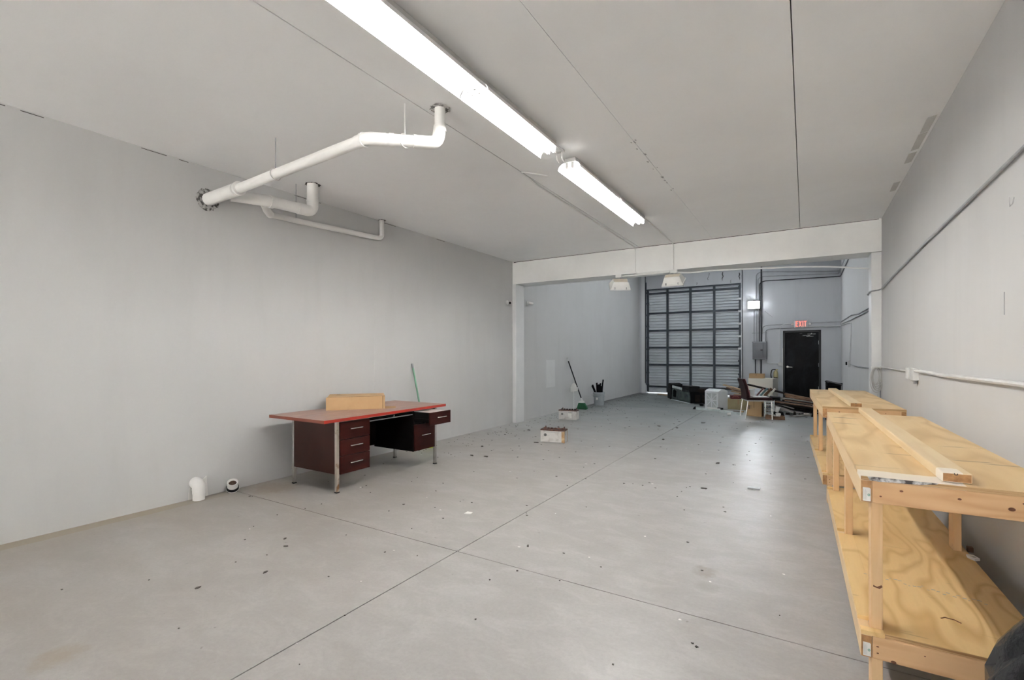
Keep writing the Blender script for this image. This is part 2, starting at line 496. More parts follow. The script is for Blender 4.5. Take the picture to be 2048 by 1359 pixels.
def pane():
    m, nt, b = new_mat('pane_glass')
    tr = N(nt, 'ShaderNodeBsdfTransparent'); mx = N(nt, 'ShaderNodeMixShader')
    b.inputs['Base Color'].default_value = (.9, .95, .95, 1)
    nt.links.new(ramp(nt, noise(nt, coords(nt), 2.0), [(0, .02), (1, .06)]), b.inputs['Roughness'])
    mx.inputs[0].default_value = .08
    nt.links.new(tr.outputs[0], mx.inputs[1]); nt.links.new(b.outputs[0], mx.inputs[2])
    nt.links.new(mx.outputs[0], nt.nodes['Material Output'].inputs[0])
pane()
emit('tube_glow', (1.0, .99, .97), TUBE)
emit('tube_fill', (.90, .955, 1.0), COOL_FILL)
emit('flood_glow', (.86, .93, 1.0), FLOOD)
emit('pack_glow', (.90, .95, 1.0), PACK)
emit('exit_red', (1.0, .13, .09), 1.1, (.8, .1, .08))

# ================================================================ THE SETTING
# floor: concrete bays with sawn joints
fl = struct(MB().box(XL-.2, XR+.2, YF-.2, YW+.25, -.20, -.012).build('floor', 'joint_dirt'))
g = .0035
for x0, x1 in ((XL-.2, -2.105), (-2.105, XR+.2)):
    for y0, y1 in ((YF-.2, 2.68), (2.68, YW+.25)):
        s = MB().box(x0+(g if x0 > -3 else 0), x1-(g if x1 < 0 else 0), y0+(g if y0 > 0 else 0), y1-(g if y1 < 5 else 0), -.02, 0)
        s.build('floor_bay', 'floor_paint', fl)
struct(MB().box(-16, 16, YW+.25, YW+22, -.25, -.03).build('ground_outside', 'asphalt'))

# side walls
wl = struct(MB().box(XL-.2, XL, YF-.2, YW+.25, -.2, HB+.2).build('wall_left', 'wall_paint'))
wr = struct(MB().box(XR, XR+.2, YF-.2, YW+.25, -.2, HB+.2).build('wall_right', 'wall_paint'))
WX0, WX1, WZ0, WZ1 = -4.3, .75, .12, 3.10      # unseen opening added behind the camera to fill the room with daylight
struct(MB().box(XL, WX0, YF-.2, YF, 0, H+.3).box(WX1, XR, YF-.2, YF, 0, H+.3).box(WX0, WX1, YF-.2, YF, 0, WZ0).box(WX0, WX1, YF-.2, YF, WZ1, H+.3).build('wall_front', 'wall_paint'))
sf = bpy.data.objects.new('fill_window_1', None); COL.objects.link(sf); sf.location = (WX0, YF-.1, WZ0)
struct(sf, 'added unseen shop front letting fill daylight in behind the camera')
for k in range(5):
    x = k*(WX1-WX0)/4
    MB().box(x-.025+(.025 if k == 0 else -.025 if k == 4 else 0), x+.025+(.025 if k == 0 else -.025 if k == 4 else 0), -.03, .03, 0, WZ1-WZ0).build('mullion', 'steel_galv', sf)
    if k < 4:
        MB().box(x+.05, x+(WX1-WX0)/4-.05, -.004, .004, .03, WZ1-WZ0-.03).build('pane', 'pane_glass', sf)
MB().box(0, WX1-WX0, -.03, .03, 0, .03).build('sill_rail', 'steel_galv', sf)
MB().box(0, WX1-WX0, -.03, .03, WZ1-WZ0-.03, WZ1-WZ0).build('head_rail', 'steel_galv', sf)
struct(MB().box(-16, 16, YF-22, YF-.2, -.25, -.03).build('bounce_ground', 'bounce_apron'))  # unseen bright ground, added to bounce sunlight up to the ceiling
# back wall with the two openings
SX0, SX1, SZ = -4.80, -1.735, 3.66      # roller door opening
EX0, EX1, EZ = -.585, .400, 2.09        # exit door opening
wb = MB()
wb.box(XL, SX0, YW, YW+.25, 0, HB+.2).box(SX0, SX1, YW, YW+.25, SZ, HB+.2).box(SX1, EX0, YW, YW+.25, 0, HB+.2)
wb.box(EX0, EX1, YW, YW+.25, EZ, HB+.2).box(EX1, XR, YW, YW+.25, 0, HB+.2)
wb = struct(wb.build('wall_back', 'back_paint'))
# ceiling: precast planks with open seams, plus the higher roof beyond the beam
ce = struct(MB().box(XL, XR, YF, YB+.2, H+.10, H+.25).build('ceiling', 'dark_gap'))
seams = [XL, -2.462, -1.272, -.064, XR]
gaps = [0, .004, .0015, .003, 0]
for i in range(4):
    MB().box(seams[i]+gaps[i], seams[i+1]-gaps[i+1], YF, YB-.004, H, H+.099).build('ceiling_plank', 'ceiling_paint', ce)
struct(MB().box(XL, XR, YB+.2, YW+.25, HB, HB+.2).build('ceiling_back', 'ceiling_paint'))
# crumbled filler along one plank seam
for k in range(16):
    y = 4.0 + rnd.random()*1.9
    x = -1.272 + rnd.uniform(-.03, .03)
    w = rnd.uniform(.004, .012)
    MB().prism([(x-w, y-w*1.6), (x+w*.4, y-w), (x+w, y+w), (x-w*.3, y+w*2)], H-.002, H+.004).build('seam_chip', 'ink_grey', ce)
# patched strips where the ceiling meets the right wall
for y0, y1 in ((2.6, 3.0), (3.05, 3.35), (4.9, 5.2), (5.25, 5.6), (5.7, 5.95), (6.6, 6.9)):
    MB().prism([(XR-.075, y0), (XR-.02, y0-.03), (XR-.02, y1), (XR-.07, y1+.03)], H-.003, H+.002).build('patch_strip', 'fixture_grey', ce)
# thin crumbling cracks along the left wall head
for y0, y1 in ((1.0, 1.05), (1.13, 1.26), (1.9, 2.1), (2.2, 2.28), (3.4, 3.75), (4.75, 5.0), (5.9, 6.1)):
    MB().box(XL-.001, XL+.003, y0, y1, H-.014, H-.009).build('crack', 'joint_dirt', wl)
# beam and columns
bm_ = struct(MB().box(XL, XR, YB, YB+BT, ZB, HB).build('ceiling_beam', 'trim_paint'), 'white boxed beam spanning the room')
MB().prism([(XL+.03, H-.022), (XL+.1, H-.016), (-3, H-.012), (-1.2, H-.014), (XR-.03, H-.010), (XR-.03, H-.004), (XL+.03, H-.006)], YB-.002, YB+.001, 'xz').build('crack', 'dark_gap', bm_)
cl = struct(MB().box(XL, XL+.088, YB-.01, YB+.31, 0, ZB-.004).build('trim_1', 'column_paint', bevel=.006), 'white painted column against the left wall')
cr = struct(MB().box(XR-.115, XR, YB, YB+.33, 0, ZB-.006).build('trim_2', 'column_paint', bevel=.006), 'white painted column against the right wall')
# drywall joint and patches on the left wall
MB().box(XL-.001, XL+.004, 4.60, 4.66, .9, 2.72).build('joint_strip', 'wall_paint', wl)
MB().box(XL-.001, XL+.003, 9.7, 10.15, .62, 1.25).build('wall_patch', 'patch_faint', wl)
MB().prism([(2.27, .0), (2.45, .0), (2.44, .20), (2.40, .175), (2.285, .165)], XL-.001, XL+.010, 'yz').build('wall_patch', 'patch_paint', wl, bevel=.004)
# scuffs on the right wall
def scuff(par, pts, r, mat):
    MB().tube(pts, r, 5).build('scuff_mark', mat, par)
xr = XR-.001
scuff(wr, [(xr, 3.36, 2.18), (xr, 3.38, 2.155), (xr, 3.42, 2.15), (xr, 3.43, 2.2)], .003, 'ink_grey')
scuff(wr, [(xr, 3.50, 1.72), (xr, 3.50, 1.60)], .003, 'ink_grey')
# soot streaks above the roller door
for x, z, dz in ((-2.30, 4.05, -.28), (-2.05, 3.78, -.10), (-3.1, 3.78, -.08), (-3.55, 3.75, -.07), (-1.80, 3.98, -.22), (-2.75, 3.95, -.12), (-2.70, 4.06, -.10)):
    pts = [(x+rnd.uniform(-.02, .02), YW-.001, z+dz*k/4) for k in range(5)]
    MB().tube(pts, [.012, .016, .014, .012, .004] if dz < -.2 else .006, 5).build('soot_streak', 'ink_black', wb)
for x, z in ((.0, 0), ):
    pass
# jamb strips by the roller door
MB().box(SX0-.16, SX0-.02, YW-.035, YW, 0, 4.2).build('jamb', 'side_back_paint', wb, bevel=.004)
MB().box(SX0-.03, SX0-.012, YW-.05, YW-.005, .35, 4.2).build('jamb_angle', 'conduit_dark', wb)
MB().box(SX1+.006, SX1+.028, YW-.06, YW-.005, .35, 4.4).build('jamb_angle', 'conduit_dark', wb)

# ---- door_1: sectional roller door
d1 = bpy.data.objects.new('door_1', None); COL.objects.link(d1); d1.location = ((SX0+SX1)/2, YW, 0)
struct(d1, 'grey ribbed sectional loading door with dark stiles'); W = SX1-SX0-.018
bounds = [.05, 1.0, 1.6, 2.19, 2.80, 3.656]
for k in range(5):
    z0, z1 = bounds[k]+.004, bounds[k+1]-.004
    n = max(5, round((z1-z0)/.098)); prof = []
    for i in range(n):
        za = z0+(z1-z0)*i/n; p = (z1-z0)/n
        prof += [(.115, za), (.115, za+p*.30), (.060, za+p*.40), (.060, za+p*.92)]
    prof.append((.115, z1))
    m = MB(); m.sheet(prof, -W/2, W/2, 'yz', .004)
    m.build('door_section', 'steel_blue', d1)
    for x in (-W/2+.04, -W/2+.72, -W/2+1.48, -W/2+2.23, W/2-.04):
        MB().box(x-.035, x+.035, .022, .058, z0, z1).build('stile', 'steel_dark', d1)
for z in (.24, 1.0, 1.6, 2.19, 2.80, 3.50):
    MB().box(-W/2+.01, W/2-.01, .012 if z > .3 else .02, .056, z-.034, z+.03).build('strut', 'steel_dark', d1)
MB().box(-W/2-.008, W/2+.008, .025, .058, 3.615, 3.659).build('top_seal', 'steel_dark', d1)
MB().box(-W/2+.02, W/2-.02, .03, .09, .035, .062).build('bottom_seal', 'steel_galv', d1)
for sx in (-1, 1):
    MB().box(sx*(W/2+.005)-.012, sx*(W/2+.005)+.012, -.05, .0, .30, 3.9).build('track', 'steel_dark' if sx < 0 else 'steel_galv', d1)
    for z in (.3, .72, 1.15, 1.55, 1.95, 2.35, 2.75, 3.15, 3.52):
        MB().box(sx*(W/2-.05)-.045, sx*(W/2-.05)+.045, -.02, .02, z-.03, z+.03).build('roller_hinge', 'steel_dark' if (z*100) % 2 < 1 or sx < 0 else 'steel_galv', d1)

# ---- door_2: scorched black exit door
d2 = bpy.data.objects.new('door_2', None); COL.objects.link(d2); d2.location = ((EX0+EX1)/2, YW, 0)
struct(d2, 'scorched black steel exit door in a black frame'); w = (EX1-EX0)/2
fr = MB().box(-w, -w+.05, -.02, .12, 0, EZ).box(w-.05, w, -.02, .12, 0, EZ).box(-w, w, -.02, .12, EZ-.05, EZ)
fr.box(-w+.05, -w+.064, .081, .12, 0, EZ-.05).box(w-.068, w-.05, .081, .12, 0, EZ-.05).box(-w+.05, w-.05, .081, .12, EZ-.066, EZ-.05)
fr.build('door_frame', 'door_frame_black', d2)
slab = MB().box(-w+.058, w-.062, .035, .080, .030, EZ-.056).build('door_slab', 'door_black', d2)
MB().tube([(-w+.12, .03, .98), (-w+.12, -.03, .98), (-w+.145, -.045, .98), (-w+.25, -.045, .975)], .012, 8).build('lever_handle', 'brass_dull', slab, smooth=True)
MB().lathe([(.034, 0), (.034, .012), (.02, .02)], 14).build('rose', 'brass_dull', slab, loc=(-w+.12, .035, .98), rot=(math.pi/2, 0, 0))
for x0, x1, z0, z1 in ((.02, .22, 1.92, 1.945), (.15, .36, 1.965, 1.985), (.12, .30, 1.90, 1.915), (.24, .27, 1.985, 2.01), (-.06, .02, 2.0, 2.008)):
    MB().box(x0, x1, .030, .036, z0, z1).build('closer_scar', 'scrape', slab)
for z in (.35, 1.05, 1.72):
    MB().box(w-.066, w-.056, .02, .05, z-.055, z+.055).build('hinge', 'steel_galv', d2)
MB().box(-w-.012, -w, -.012, 0, .3, 1.55).build('frame_trim', 'trim_paint', d2)
MB().box(-w+.05, w-.05, 0, .12, -.002, .008).build('threshold', 'steel_galv', d2)

# ================================================================ FLUORESCENT FIXTURES
def light_fixture(y0, label, x0=-1.890, z0=H, glow='tube_glow', group='strip lights in a row under the ceiling'):
    L = 2.34
    t = thing('light_fixture', label, 'ceiling light', (x0, y0, z0), 0, group)
    MB().box(-.055, .055, .03, L-.03, -.045, -.001).build('channel', 'fixture_grey', t, bevel=.003)
    for s in range(2):
        a, b = s*L/2+.006, (s+1)*L/2-.006
        for sg in (-1, 1):
            prof = []
            for i in range(8):
                q = i/7*math.pi*.5
                prof.append((sg*(.038+.075*math.sin(q)), -.050-.064*(1-math.cos(q))))
            MB().sheet(prof, a, b, 'xz', .0015*sg).build('reflector_wing', 'white_enamel', t)
        MB().box(-.040, .040, a, b, -.0515, -.0475).build('reflector_spine', 'white_enamel', t)
        for x in (-.028, .028):
            MB().tube([(x, a+.035, -.086), (x, b-.035, -.086)], .0135, 8).build('fluorescent_tube', glow, t, smooth=True)
            for yy in (a+.012, b-.030):
                MB().prism([(x-.014, -.052), (x+.014, -.052), (x+.014, -.092), (x+.007, -.104), (x-.007, -.104), (x-.014, -.092)], yy, yy+.018, 'xz').build('lamp_holder', 'fixture_grey', t)
    return t
light_fixture(1.42, 'white strip light with curved reflector hung nearest the drain pipes')
light_fixture(4.10, 'white strip light with curved reflector hung nearest the beam')
light_fixture(9.6, 'added unseen strip light filling the back space just beyond the beam', -2.3, HB, 'tube_fill', 'added strip lights under the high back roof, out of view')  # both back lights are added to fill the space beyond the beam
light_fixture(12.9, 'added unseen strip light filling the back space close to the loading door', -2.3, HB, 'tube_fill', 'added strip lights under the high back roof, out of view')
# bracket between the two rows
t = thing('hanger_bracket', 'small white hook bracket in the gap between strip lights', 'bracket', (-1.905, 3.93, H))
MB().box(-.045, .045, -.02, .02, -.02, 0).build('plate', 'fixture_grey', t)
for x in (-.025, .025):
    MB().tube(rounded([(x, 0, -.02), (x, 0, -.085), (x+.006, .035, -.10)], .02), .006, 6).build('hook', 'white_plastic', t)

# ================================================================ CONDUITS AND LAMPS ON CEILING AND BEAM
yb = YB-.016
def run(name, label, pts, r, mat, cat='conduit', n=8, rr=.06, group=None):
    return tag(MB().tube(rounded(pts, rr), r, n).build(name, mat, smooth=True), label, cat, group)
run('conduit', 'thin white conduit following the ceiling seam to the beam light box',
    [(-2.27, 4.40, H-.012), (-2.34, 4.30, H-.012), (-2.45, 4.15, H-.012), (-2.49, 4.6, H-.012), (-2.52, yb, H-.012), (-2.52, yb, 2.79), (-2.42, yb, 2.782), (-1.93, yb, 2.782)], .009, 'trim_paint')
run('conduit', 'thin white conduit from the far strip light down to the flood lamp box',
    [(-1.86, 6.52, H-.012), (-1.88, yb, H-.012), (-1.88, yb, 2.80)], .008, 'trim_paint')
run('conduit', 'white conduit joining the two flood lamp boxes under the beam',
    [(-2.75, yb-.005, 2.762), (-1.94, yb-.005, 2.762)], .013, 'white_plastic')
run('cable', 'slack white cable strung from flood lamp box to right column',
    [(-1.81, yb, 2.745), (-1.60, YB+.03, 2.728), (-1.3, YB+.12, 2.752), (-.87, YB+.2, 2.745), (-.06, YB+.24, 2.712), (.40, YB+.25, 2.668), (.785, YB+.26, 2.605)], .0125, 'white_enamel', 'cable', rr=.4)
def flood(x, rz, tilt, label, cables=False):
    t = thing('flood_lamp', label, 'flood lamp', (x, yb-.02, 2.80), 0, 'flood lamps under the beam')
    MB().box(-.055, .055, -.035, .035, -.065, -.010).build('junction_box', 'white_plastic', t, bevel=.004)
    MB().tube([(0, 0, -.06), (0, 0, -.085), (.0, .012, -.115)], .014, 8).build('swivel_arm', 'white_plastic', t, smooth=True)
    R = Matrix.Translation((0, .02, -.115)) @ Matrix.Rotation(rz, 4, 'Z') @ Matrix.Rotation(tilt, 4, 'X')
    h = bpy.data.objects.new('lamp_head', None)
    m = MB()   # tapered housing, back towards the camera (-y), glass towards +y
    b0 = [(-.125,-.06,-.055),(.125,-.06,-.055),(.125,-.06,.045),(-.125,-.06,.045)]
    b1 = [(-.170,.055,-.115),(.170,.055,-.115),(.170,.055,.085),(-.170,.055,.085)]
    b2 = [(-.170,.072,-.115),(.170,.072,-.115),(.170,.072,.085),(-.170,.072,.085)]
    m._add(b0+b1+b2, [(0,1,2,3),(0,1,5,4),(1,2,6,5),(2,3,7,6),(3,0,4,7),(4,5,9,8),(5,6,10,9),(6,7,11,10),(7,4,8,11),(8,9,10,11)])
    o = m.build('housing', 'white_plastic', t, bevel=.004); o.matrix_local = R @ Matrix.Translation((0, .0, -.07))
    MB().box(-.118, .118, -.0625, -.0605, -.05, .04).build('back_plate', 'beige_metal', o)
    f = MB().box(-.155, .155, .0725, .075, -.10, .07).build('glass', 'flood_glow', o)
    MB().box(-.175, .175, .050, .073, -.120, -.108).box(-.175, .175, .050, .073, .078, .090).box(-.177, -.165, .050, .073, -.12, .09).box(.165, .177, .050, .073, -.12, .09).build('door_rim', 'white_plastic', o)
    for sx in (-.10, .10):
        MB().box(sx-.006, sx+.006, .02, .052, -.125, -.100).build('clip', 'ink_grey', o)
    if cables:
        MB().tube(rounded([(-.05, 0, -.04), (-.12, .05, -.08), (-.19, .05, -.14), (-.17, .04, -.21), (-.12, .03, -.215)], .05), .005, 6).build('lamp_lead', 'cable_white', t)
        MB().tube(rounded([(-.05, 0, -.03), (-.20, .08, -.06), (-.14, .05, -.13)], .05), .004, 6).build('lamp_lead', 'cable_white', t)
flood(-2.81, math.radians(30), math.radians(-48), 'white flood lamp turned aside, on the box without loose leads')
flood(-1.865, math.radians(-4), math.radians(-52), 'beige flood lamp with loose white leads under the beam', True)

# security cameras flanking the left column
def seccam(y, z, rz, label, face):
    t = thing('security_camera', label, 'camera', (XL, y, z), 0, 'small white wall cameras by the column')
    MB().lathe([(.045, 0), (.045, .012), (.03, .022)], 14).build('mount', 'white_plastic', t, rot=(0, math.pi/2, 0))
    d = Vector(face).normalized()
    MB().tube([(.02, 0, 0), (.06, 0, 0)], .012, 8).build('arm', 'white_plastic', t)
    a = Vector((.075, 0, -.005))
    MB().tube([a-d*.05, a-d*.045, a+d*.055], [.020, .030, .030], 12).build('body', 'white_plastic', t, smooth=True)
    MB().tube([a+d*.054, a+d*.058], .024, 12).build('lens', 'lens_black', t)
seccam(8.02, 2.41, 0, 'white bullet camera with black lens before the left column', (.45, -.8, -.2))
seccam(8.84, 2.47, 0, 'white bullet camera beyond the left column, facing away', (.6, .75, -.15))

# ================================================================ DRAIN PIPES (left wall, under ceiling)
dp = thing('drain_pipe', 'branched white drain pipe hung below the ceiling by left wall', 'pipe', (XL, 2.45, 2.90))
def rel(p): return (p[0]-XL, p[1]-2.45, p[2]-2.90)
def pp(name, pts, r, mat='pvc', n=14):
    return MB().tube([rel(p) for p in pts], r, n).build(name, mat, dp, smooth=True)
A = (-5.02, 2.452, 2.925); J = (-4.50, 2.44, 2.925); T = (-2.70, 2.395, 2.955); E = (-2.36, 2.775, 2.985); U = (-2.345, 2.786, 3.25)
pp('wye', [A, J], .060)
pp('pipe_run', [J, (-2.76, 2.397, 2.954)], .043)
pp('elbow', rounded([(-2.80, 2.397, 2.953), T, (-2.61, 2.50, 2.965)], .07), .047)
pp('pipe_run', [(-2.63, 2.475, 2.963), (-2.42, 2.71, 2.982)], .043)
pp('elbow', rounded([(-2.47, 2.655, 2.978), E, (-2.345, 2.786, 3.11)], .09, 6), .047)
pp('pipe_run', [(-2.345, 2.786, 3.08), U], .041)
for p, q, r in (((-2.745, 2.397, 2.954), (-2.725, 2.397, 2.954), .054), ((-2.60, 2.515, 2.967), (-2.575, 2.54, 2.968), .049), ((-2.48, 2.64, 2.977), (-2.465, 2.66, 2.978), .050),
                ((-2.345, 2.786, 3.07), (-2.345, 2.786, 3.095), .049), ((-4.46, 2.438, 2.926), (-4.44, 2.438, 2.926), .064)):
    pp('collar', [p, q], r)
# 4 inch branch
K = (-4.575, 3.30, 2.95)
pp('pipe_run', [(-4.575, 3.30, 3.25), (-4.575, 3.30, 3.06)], .058)
pp('elbow', rounded([(-4.575, 3.30, 3.10), K, (-4.585, 3.12, 2.945)], .10, 6), .060)
pp('pipe_run', [(-4.585, 3.16, 2.945), (-4.60, 2.80, 2.935), (-4.72, 2.50, 2.925)], .056)
pp('collar', [(-4.598, 2.86, 2.936), (-4.599, 2.82, 2.936)], .064)
pp('collar', [(-4.575, 3.30, 3.07), (-4.575, 3.30, 3.055)], .064)
# small branch along the wall
pp('pipe_run', [(-4.62, 2.78, 2.91), (-4.80, 2.92, 2.90), (-4.955, 3.05, 2.915)], .040)
pp('pipe_run', rounded([(-4.955, 3.02, 2.912), (-4.968, 3.4, 2.925), (-4.985, 4.64, 2.985), (-4.992, 4.69, 3.02), (-4.995, 4.69, 3.25)], .05), .032)
def hanger(x, y, z, r):
    MB().tube([rel((x, y, H)), rel((x, y, z+r))], .0045, 6).build('hanger_rod', 'conduit_grey' if x < -3 else 'pvc', dp)
    ring = [rel((x, y+math.cos(a)*(r+.004), z+math.sin(a)*(r+.004))) for a in [2*math.pi*k/16 for k in range(17)]]
    MB().tube(ring, .004, 5, False).build('hanger_ring', 'fixture_grey', dp)
hanger(-2.52, 2.595, 2.972, .046); hanger(-3.86, 2.424, 2.935, .046)
MB().tube([rel((-4.72, 3.20, H)), rel((-4.72, 3.20, 2.88))], .0045, 6).build('hanger_rod', 'conduit_grey', dp)
MB().box(*[v for a, b_ in zip(rel((-4.745, 3.185, 2.995)), (.04, .03, .03)) for v in (a, a+b_)]).build('hanger_clip', 'conduit_dark', dp)
# broken openings round the pipes
def rough_ring(par, c, u, v, r0, r1, name, mat, seed):
    q = random.Random(seed); m = MB(); V = []; n = 40
    c = Vector(c); u = Vector(u); v = Vector(v); w_ = u.cross(v)
    for k in range(n):
        a = 2*math.pi*k/n
        d = u*math.cos(a)+v*math.sin(a)
        V.append(c + d*r0 + w_*.002); V.append(c + d*(r1*q.uniform(.88, 1.12)) + w_*q.uniform(.002, .007))
    F = [(2*k, 2*k+1, (2*k+3) % (2*n), (2*k+2) % (2*n)) for k in range(n)]
    m._add(V, F); return m.build(name, mat, par)
rough_ring(wl, (XL, 2.452, 2.925), (0,1,0), (0,0,1), .05, .105, 'broken_plaster', 'plaster_rough', 3)
rough_ring(ce, (-2.345, 2.786, H), (0,1,0), (1,0,0), .03, .075, 'broken_plaster', 'plaster_rough', 4)
rough_ring(ce, (-4.575, 3.30, H), (0,1,0), (1,0,0), .03, .078, 'pipe_gap', 'dark_hole', 5)
rough_ring(ce, (-4.985, 4.69, H), (0,1,0), (1,0,0), .02, .055, 'broken_plaster', 'plaster_rough', 6)

# floor level pipe stubs
t = thing('pipe_stub', 'capped white pipe elbow stubbed out of the left wall', 'pipe', (-4.968, 2.335, 0))
MB().tube(rounded([(-.070, 0, .155), (0, 0, .155), (0, 0, .06)], .06, 6), .055, 16).build('elbow', 'pvc', t, smooth=True)
MB().tube([(0, 0, .11), (0, 0, .002)], .051, 16).build('pipe', 'pvc', t, smooth=True)
MB().tube([(0, 0, .112), (0, 0, .098)], .057, 16).build('collar', 'pvc', t, smooth=True)
t = thing('pipe_stub', 'open white pipe end with black sleeve leaning at floor', 'pipe', (-4.955, 2.655, 0))
d = Vector((.46, -.25, .86)).normalized()
o0 = Vector((-.015, .0, .02))
def hollow(m, a, b, ro, ri, n=18):
    m.tube([a, b], ro, n, False); m.tube([b, a], ri, n, False)
    b_ = len(m.v)
    for i in range(n):
        j = (i+1) % n
        m.f.append((b_-4*n+n+i, b_-4*n+n+j, b_-2*n+j, b_-2*n+i)) if False else None
    return m
prof_c = MB().lathe([(.030, .004), (.030, .06), (.038, .10), (.046, .105), (.050, .105), (.050, .035), (.046, .03)], 20, cap=False)
q = Vector((0,0,1)).rotation_difference(d)
o = prof_c.build('socket', 'pvc', t, smooth=True); o.location = o0; o.rotation_mode = 'QUATERNION'; o.rotation_quaternion = q
o = MB().lathe([(.0375, .088), (.001, .088)], 20, cap=False).build('water', 'brown_water', t); o.location = o0; o.rotation_mode = 'QUATERNION'; o.rotation_quaternion = q
o = MB().lathe([(.052, -.015), (.056, 0), (.056, .042), (.051, .046)], 20).build('sleeve', 'black_plastic', t, smooth=True); o.location = o0; o.rotation_mode = 'QUATERNION'; o.rotation_quaternion = q
o = MB().lathe([(.058, .010), (.060, .014), (.058, .019)], 20, cap=False).build('clamp', 'pvc', t, smooth=True); o.location = o0; o.rotation_mode = 'QUATERNION'; o.rotation_quaternion = q

# ================================================================ DESK
# local x runs along the wall (world +Y), local y towards the wall (world -X)
dk = thing('office_desk', 'old red topped office desk with dark pedestals and chrome legs', 'desk', (-3.965, 2.985, 0), math.pi/2)
TL, TD, TZ = 1.83, .905, .752
top = MB().box(0, TL, 0, TD, TZ-.030, TZ).build('desk_top', 'desk_laminate', dk)
MB().box(-.002, TL+.002, -.0025, 0, TZ-.0305, TZ-.0005).build('edge_band', 'desk_edge', top)
MB().box(-.0025, 0, 0, TD, TZ-.0305, TZ-.0005).build('edge_band', 'desk_edge_brown', top)
MB().box(TL, TL+.0025, 0, TD, TZ-.0305, TZ-.0005).build('edge_band', 'desk_edge_brown', top)
MB().box(.17, 1.70, .045, .075, TZ-.042, TZ-.0305).build('top_rail', 'chrome', dk)
for x, y, mt in ((.19, .055, 'chrome_rust'), (.19, .755, 'chrome'), (1.68, .055, 'chrome'), (1.68, .755, 'chrome')):
    lg = MB().box(x-.016, x+.016, y-.016, y+.016, .012, TZ-.031).build('leg', mt, dk, bevel=.002)
    MB().box(x-.018, x+.018, y-.018, y+.018, 0, .012).build('foot', 'rubber', lg)
# left pedestal
MB().box(.208, .595, .050, .745, .180, TZ-.034).build('pedestal', 'desk_side', dk, bevel=.003)
MB().box(.176, .192, .073, .737, .185, TZ-.033).build('side_panel', 'desk_side', dk, bevel=.002)
def drawer(x0, x1, z0, z1, y, pulled=0.0):
    f = MB().box(x0, x1, y-pulled, y-pulled+.020, z0, z1).build('drawer', 'desk_wood', dk, bevel=.002)
    zc = z0+(z1-z0)*.58; xc = (x0+x1)/2; hw = .075
    yy = y-pulled
    MB().tube(rounded([(xc-hw, yy, zc), (xc-hw, yy-.028, zc), (xc+hw, yy-.028, zc), (xc+hw, yy, zc)], .008), .0065, 8).build('handle', 'chrome', f, smooth=True)
    return f
for z0, z1 in ((.182, .360), (.366, .526), (.532, .706)):
    drawer(.210, .594, z0, z1, .030)
# kneehole back panel, centre drawer
MB().box(.595, 1.29, .700, .715, .245, TZ-.034).build('modesty_panel', 'desk_dark', dk)
MB().box(.60, 1.285, .075, .55, .672, TZ-.034).build('centre_drawer', 'desk_dark', dk)
MB().box(.60, 1.285, .060, .074, .664, .674).build('drawer_lip', 'conduit_grey', dk)
MB().lathe([(.011, 0), (.011, .012)], 12).build('lock', 'chrome', dk, loc=(.97, .060, .690), rot=(math.pi/2, 0, 0))
# right pedestal: open top bay with drawer pulled out
MB().box(1.295, 1.655, .055, .700, .222, .548).box(1.295, 1.305, .055, .700, .548, TZ-.034).box(1.645, 1.655, .055, .700, .548, TZ-.034).build('pedestal', 'desk_dark', dk)
MB().box(1.286, 1.2945, .058, .72, .222, TZ-.034).build('pedestal_side', 'desk_dark', dk)
drawer(1.298, 1.652, .226, .542, .035)
pd = .27
fr_ = drawer(1.262, 1.640, .558, .708, .035, pd)
MB().box(1.312, 1.318, .055-pd, .50-pd, .585, .700).box(1.628, 1.634, .055-pd, .50-pd, .585, .700).box(1.312, 1.634, .055-pd, .50-pd, .578, .585).build('drawer_tray', 'desk_dark', fr_)
MB().box(1.315, 1.631, .057-pd, .48-pd, .690, .702).build('drawer_contents', 'fixture_grey', fr_)
MB().box(1.306, 1.311, .02-pd+.04, .35, .60, .625).build('runner', 'desk_dark', fr_)

# cardboard box on the desk
ang = math.atan2(.49, .43)
bx = thing('cardboard_box', 'flat brown cardboard box with open flap on desk top', 'box', (-4.664, 3.535, TZ+.001), ang)
bw, bd, bh = .652, .43, .150
MB().box(.012, bw, .006, bd, 0, bh).build('box_body', 'cardboard', bx, bevel=.002)
MB().box(0, bw-.03, -.004, .005, 0, bh-.004).build('front_panel', 'cardboard', bx)
MB().box(.012, bw, .006, .008, bh-.006, bh+.0005).build('panel_gap', 'cardboard_shade', bx)
MB().box(bw-.0285, bw-.022, .0, .0065, .0, bh).build('panel_gap', 'cardboard_shade', bx)
MB().box(.10, bw-.02, bd*.48, bd*.52, bh, bh+.0015).build('tape_seam', 'cardboard_dark', bx)
MB().box(.10, .135, bd*.86, bd*.90, bh, bh+.001).build('print_mark', 'ink_black', bx)
MB().prism([(bw+.001, -.02), (bw+.125, .03), (bw+.135, .20), (bw+.001, .24)], 0, .004).build('flap', 'cardboard', bx)

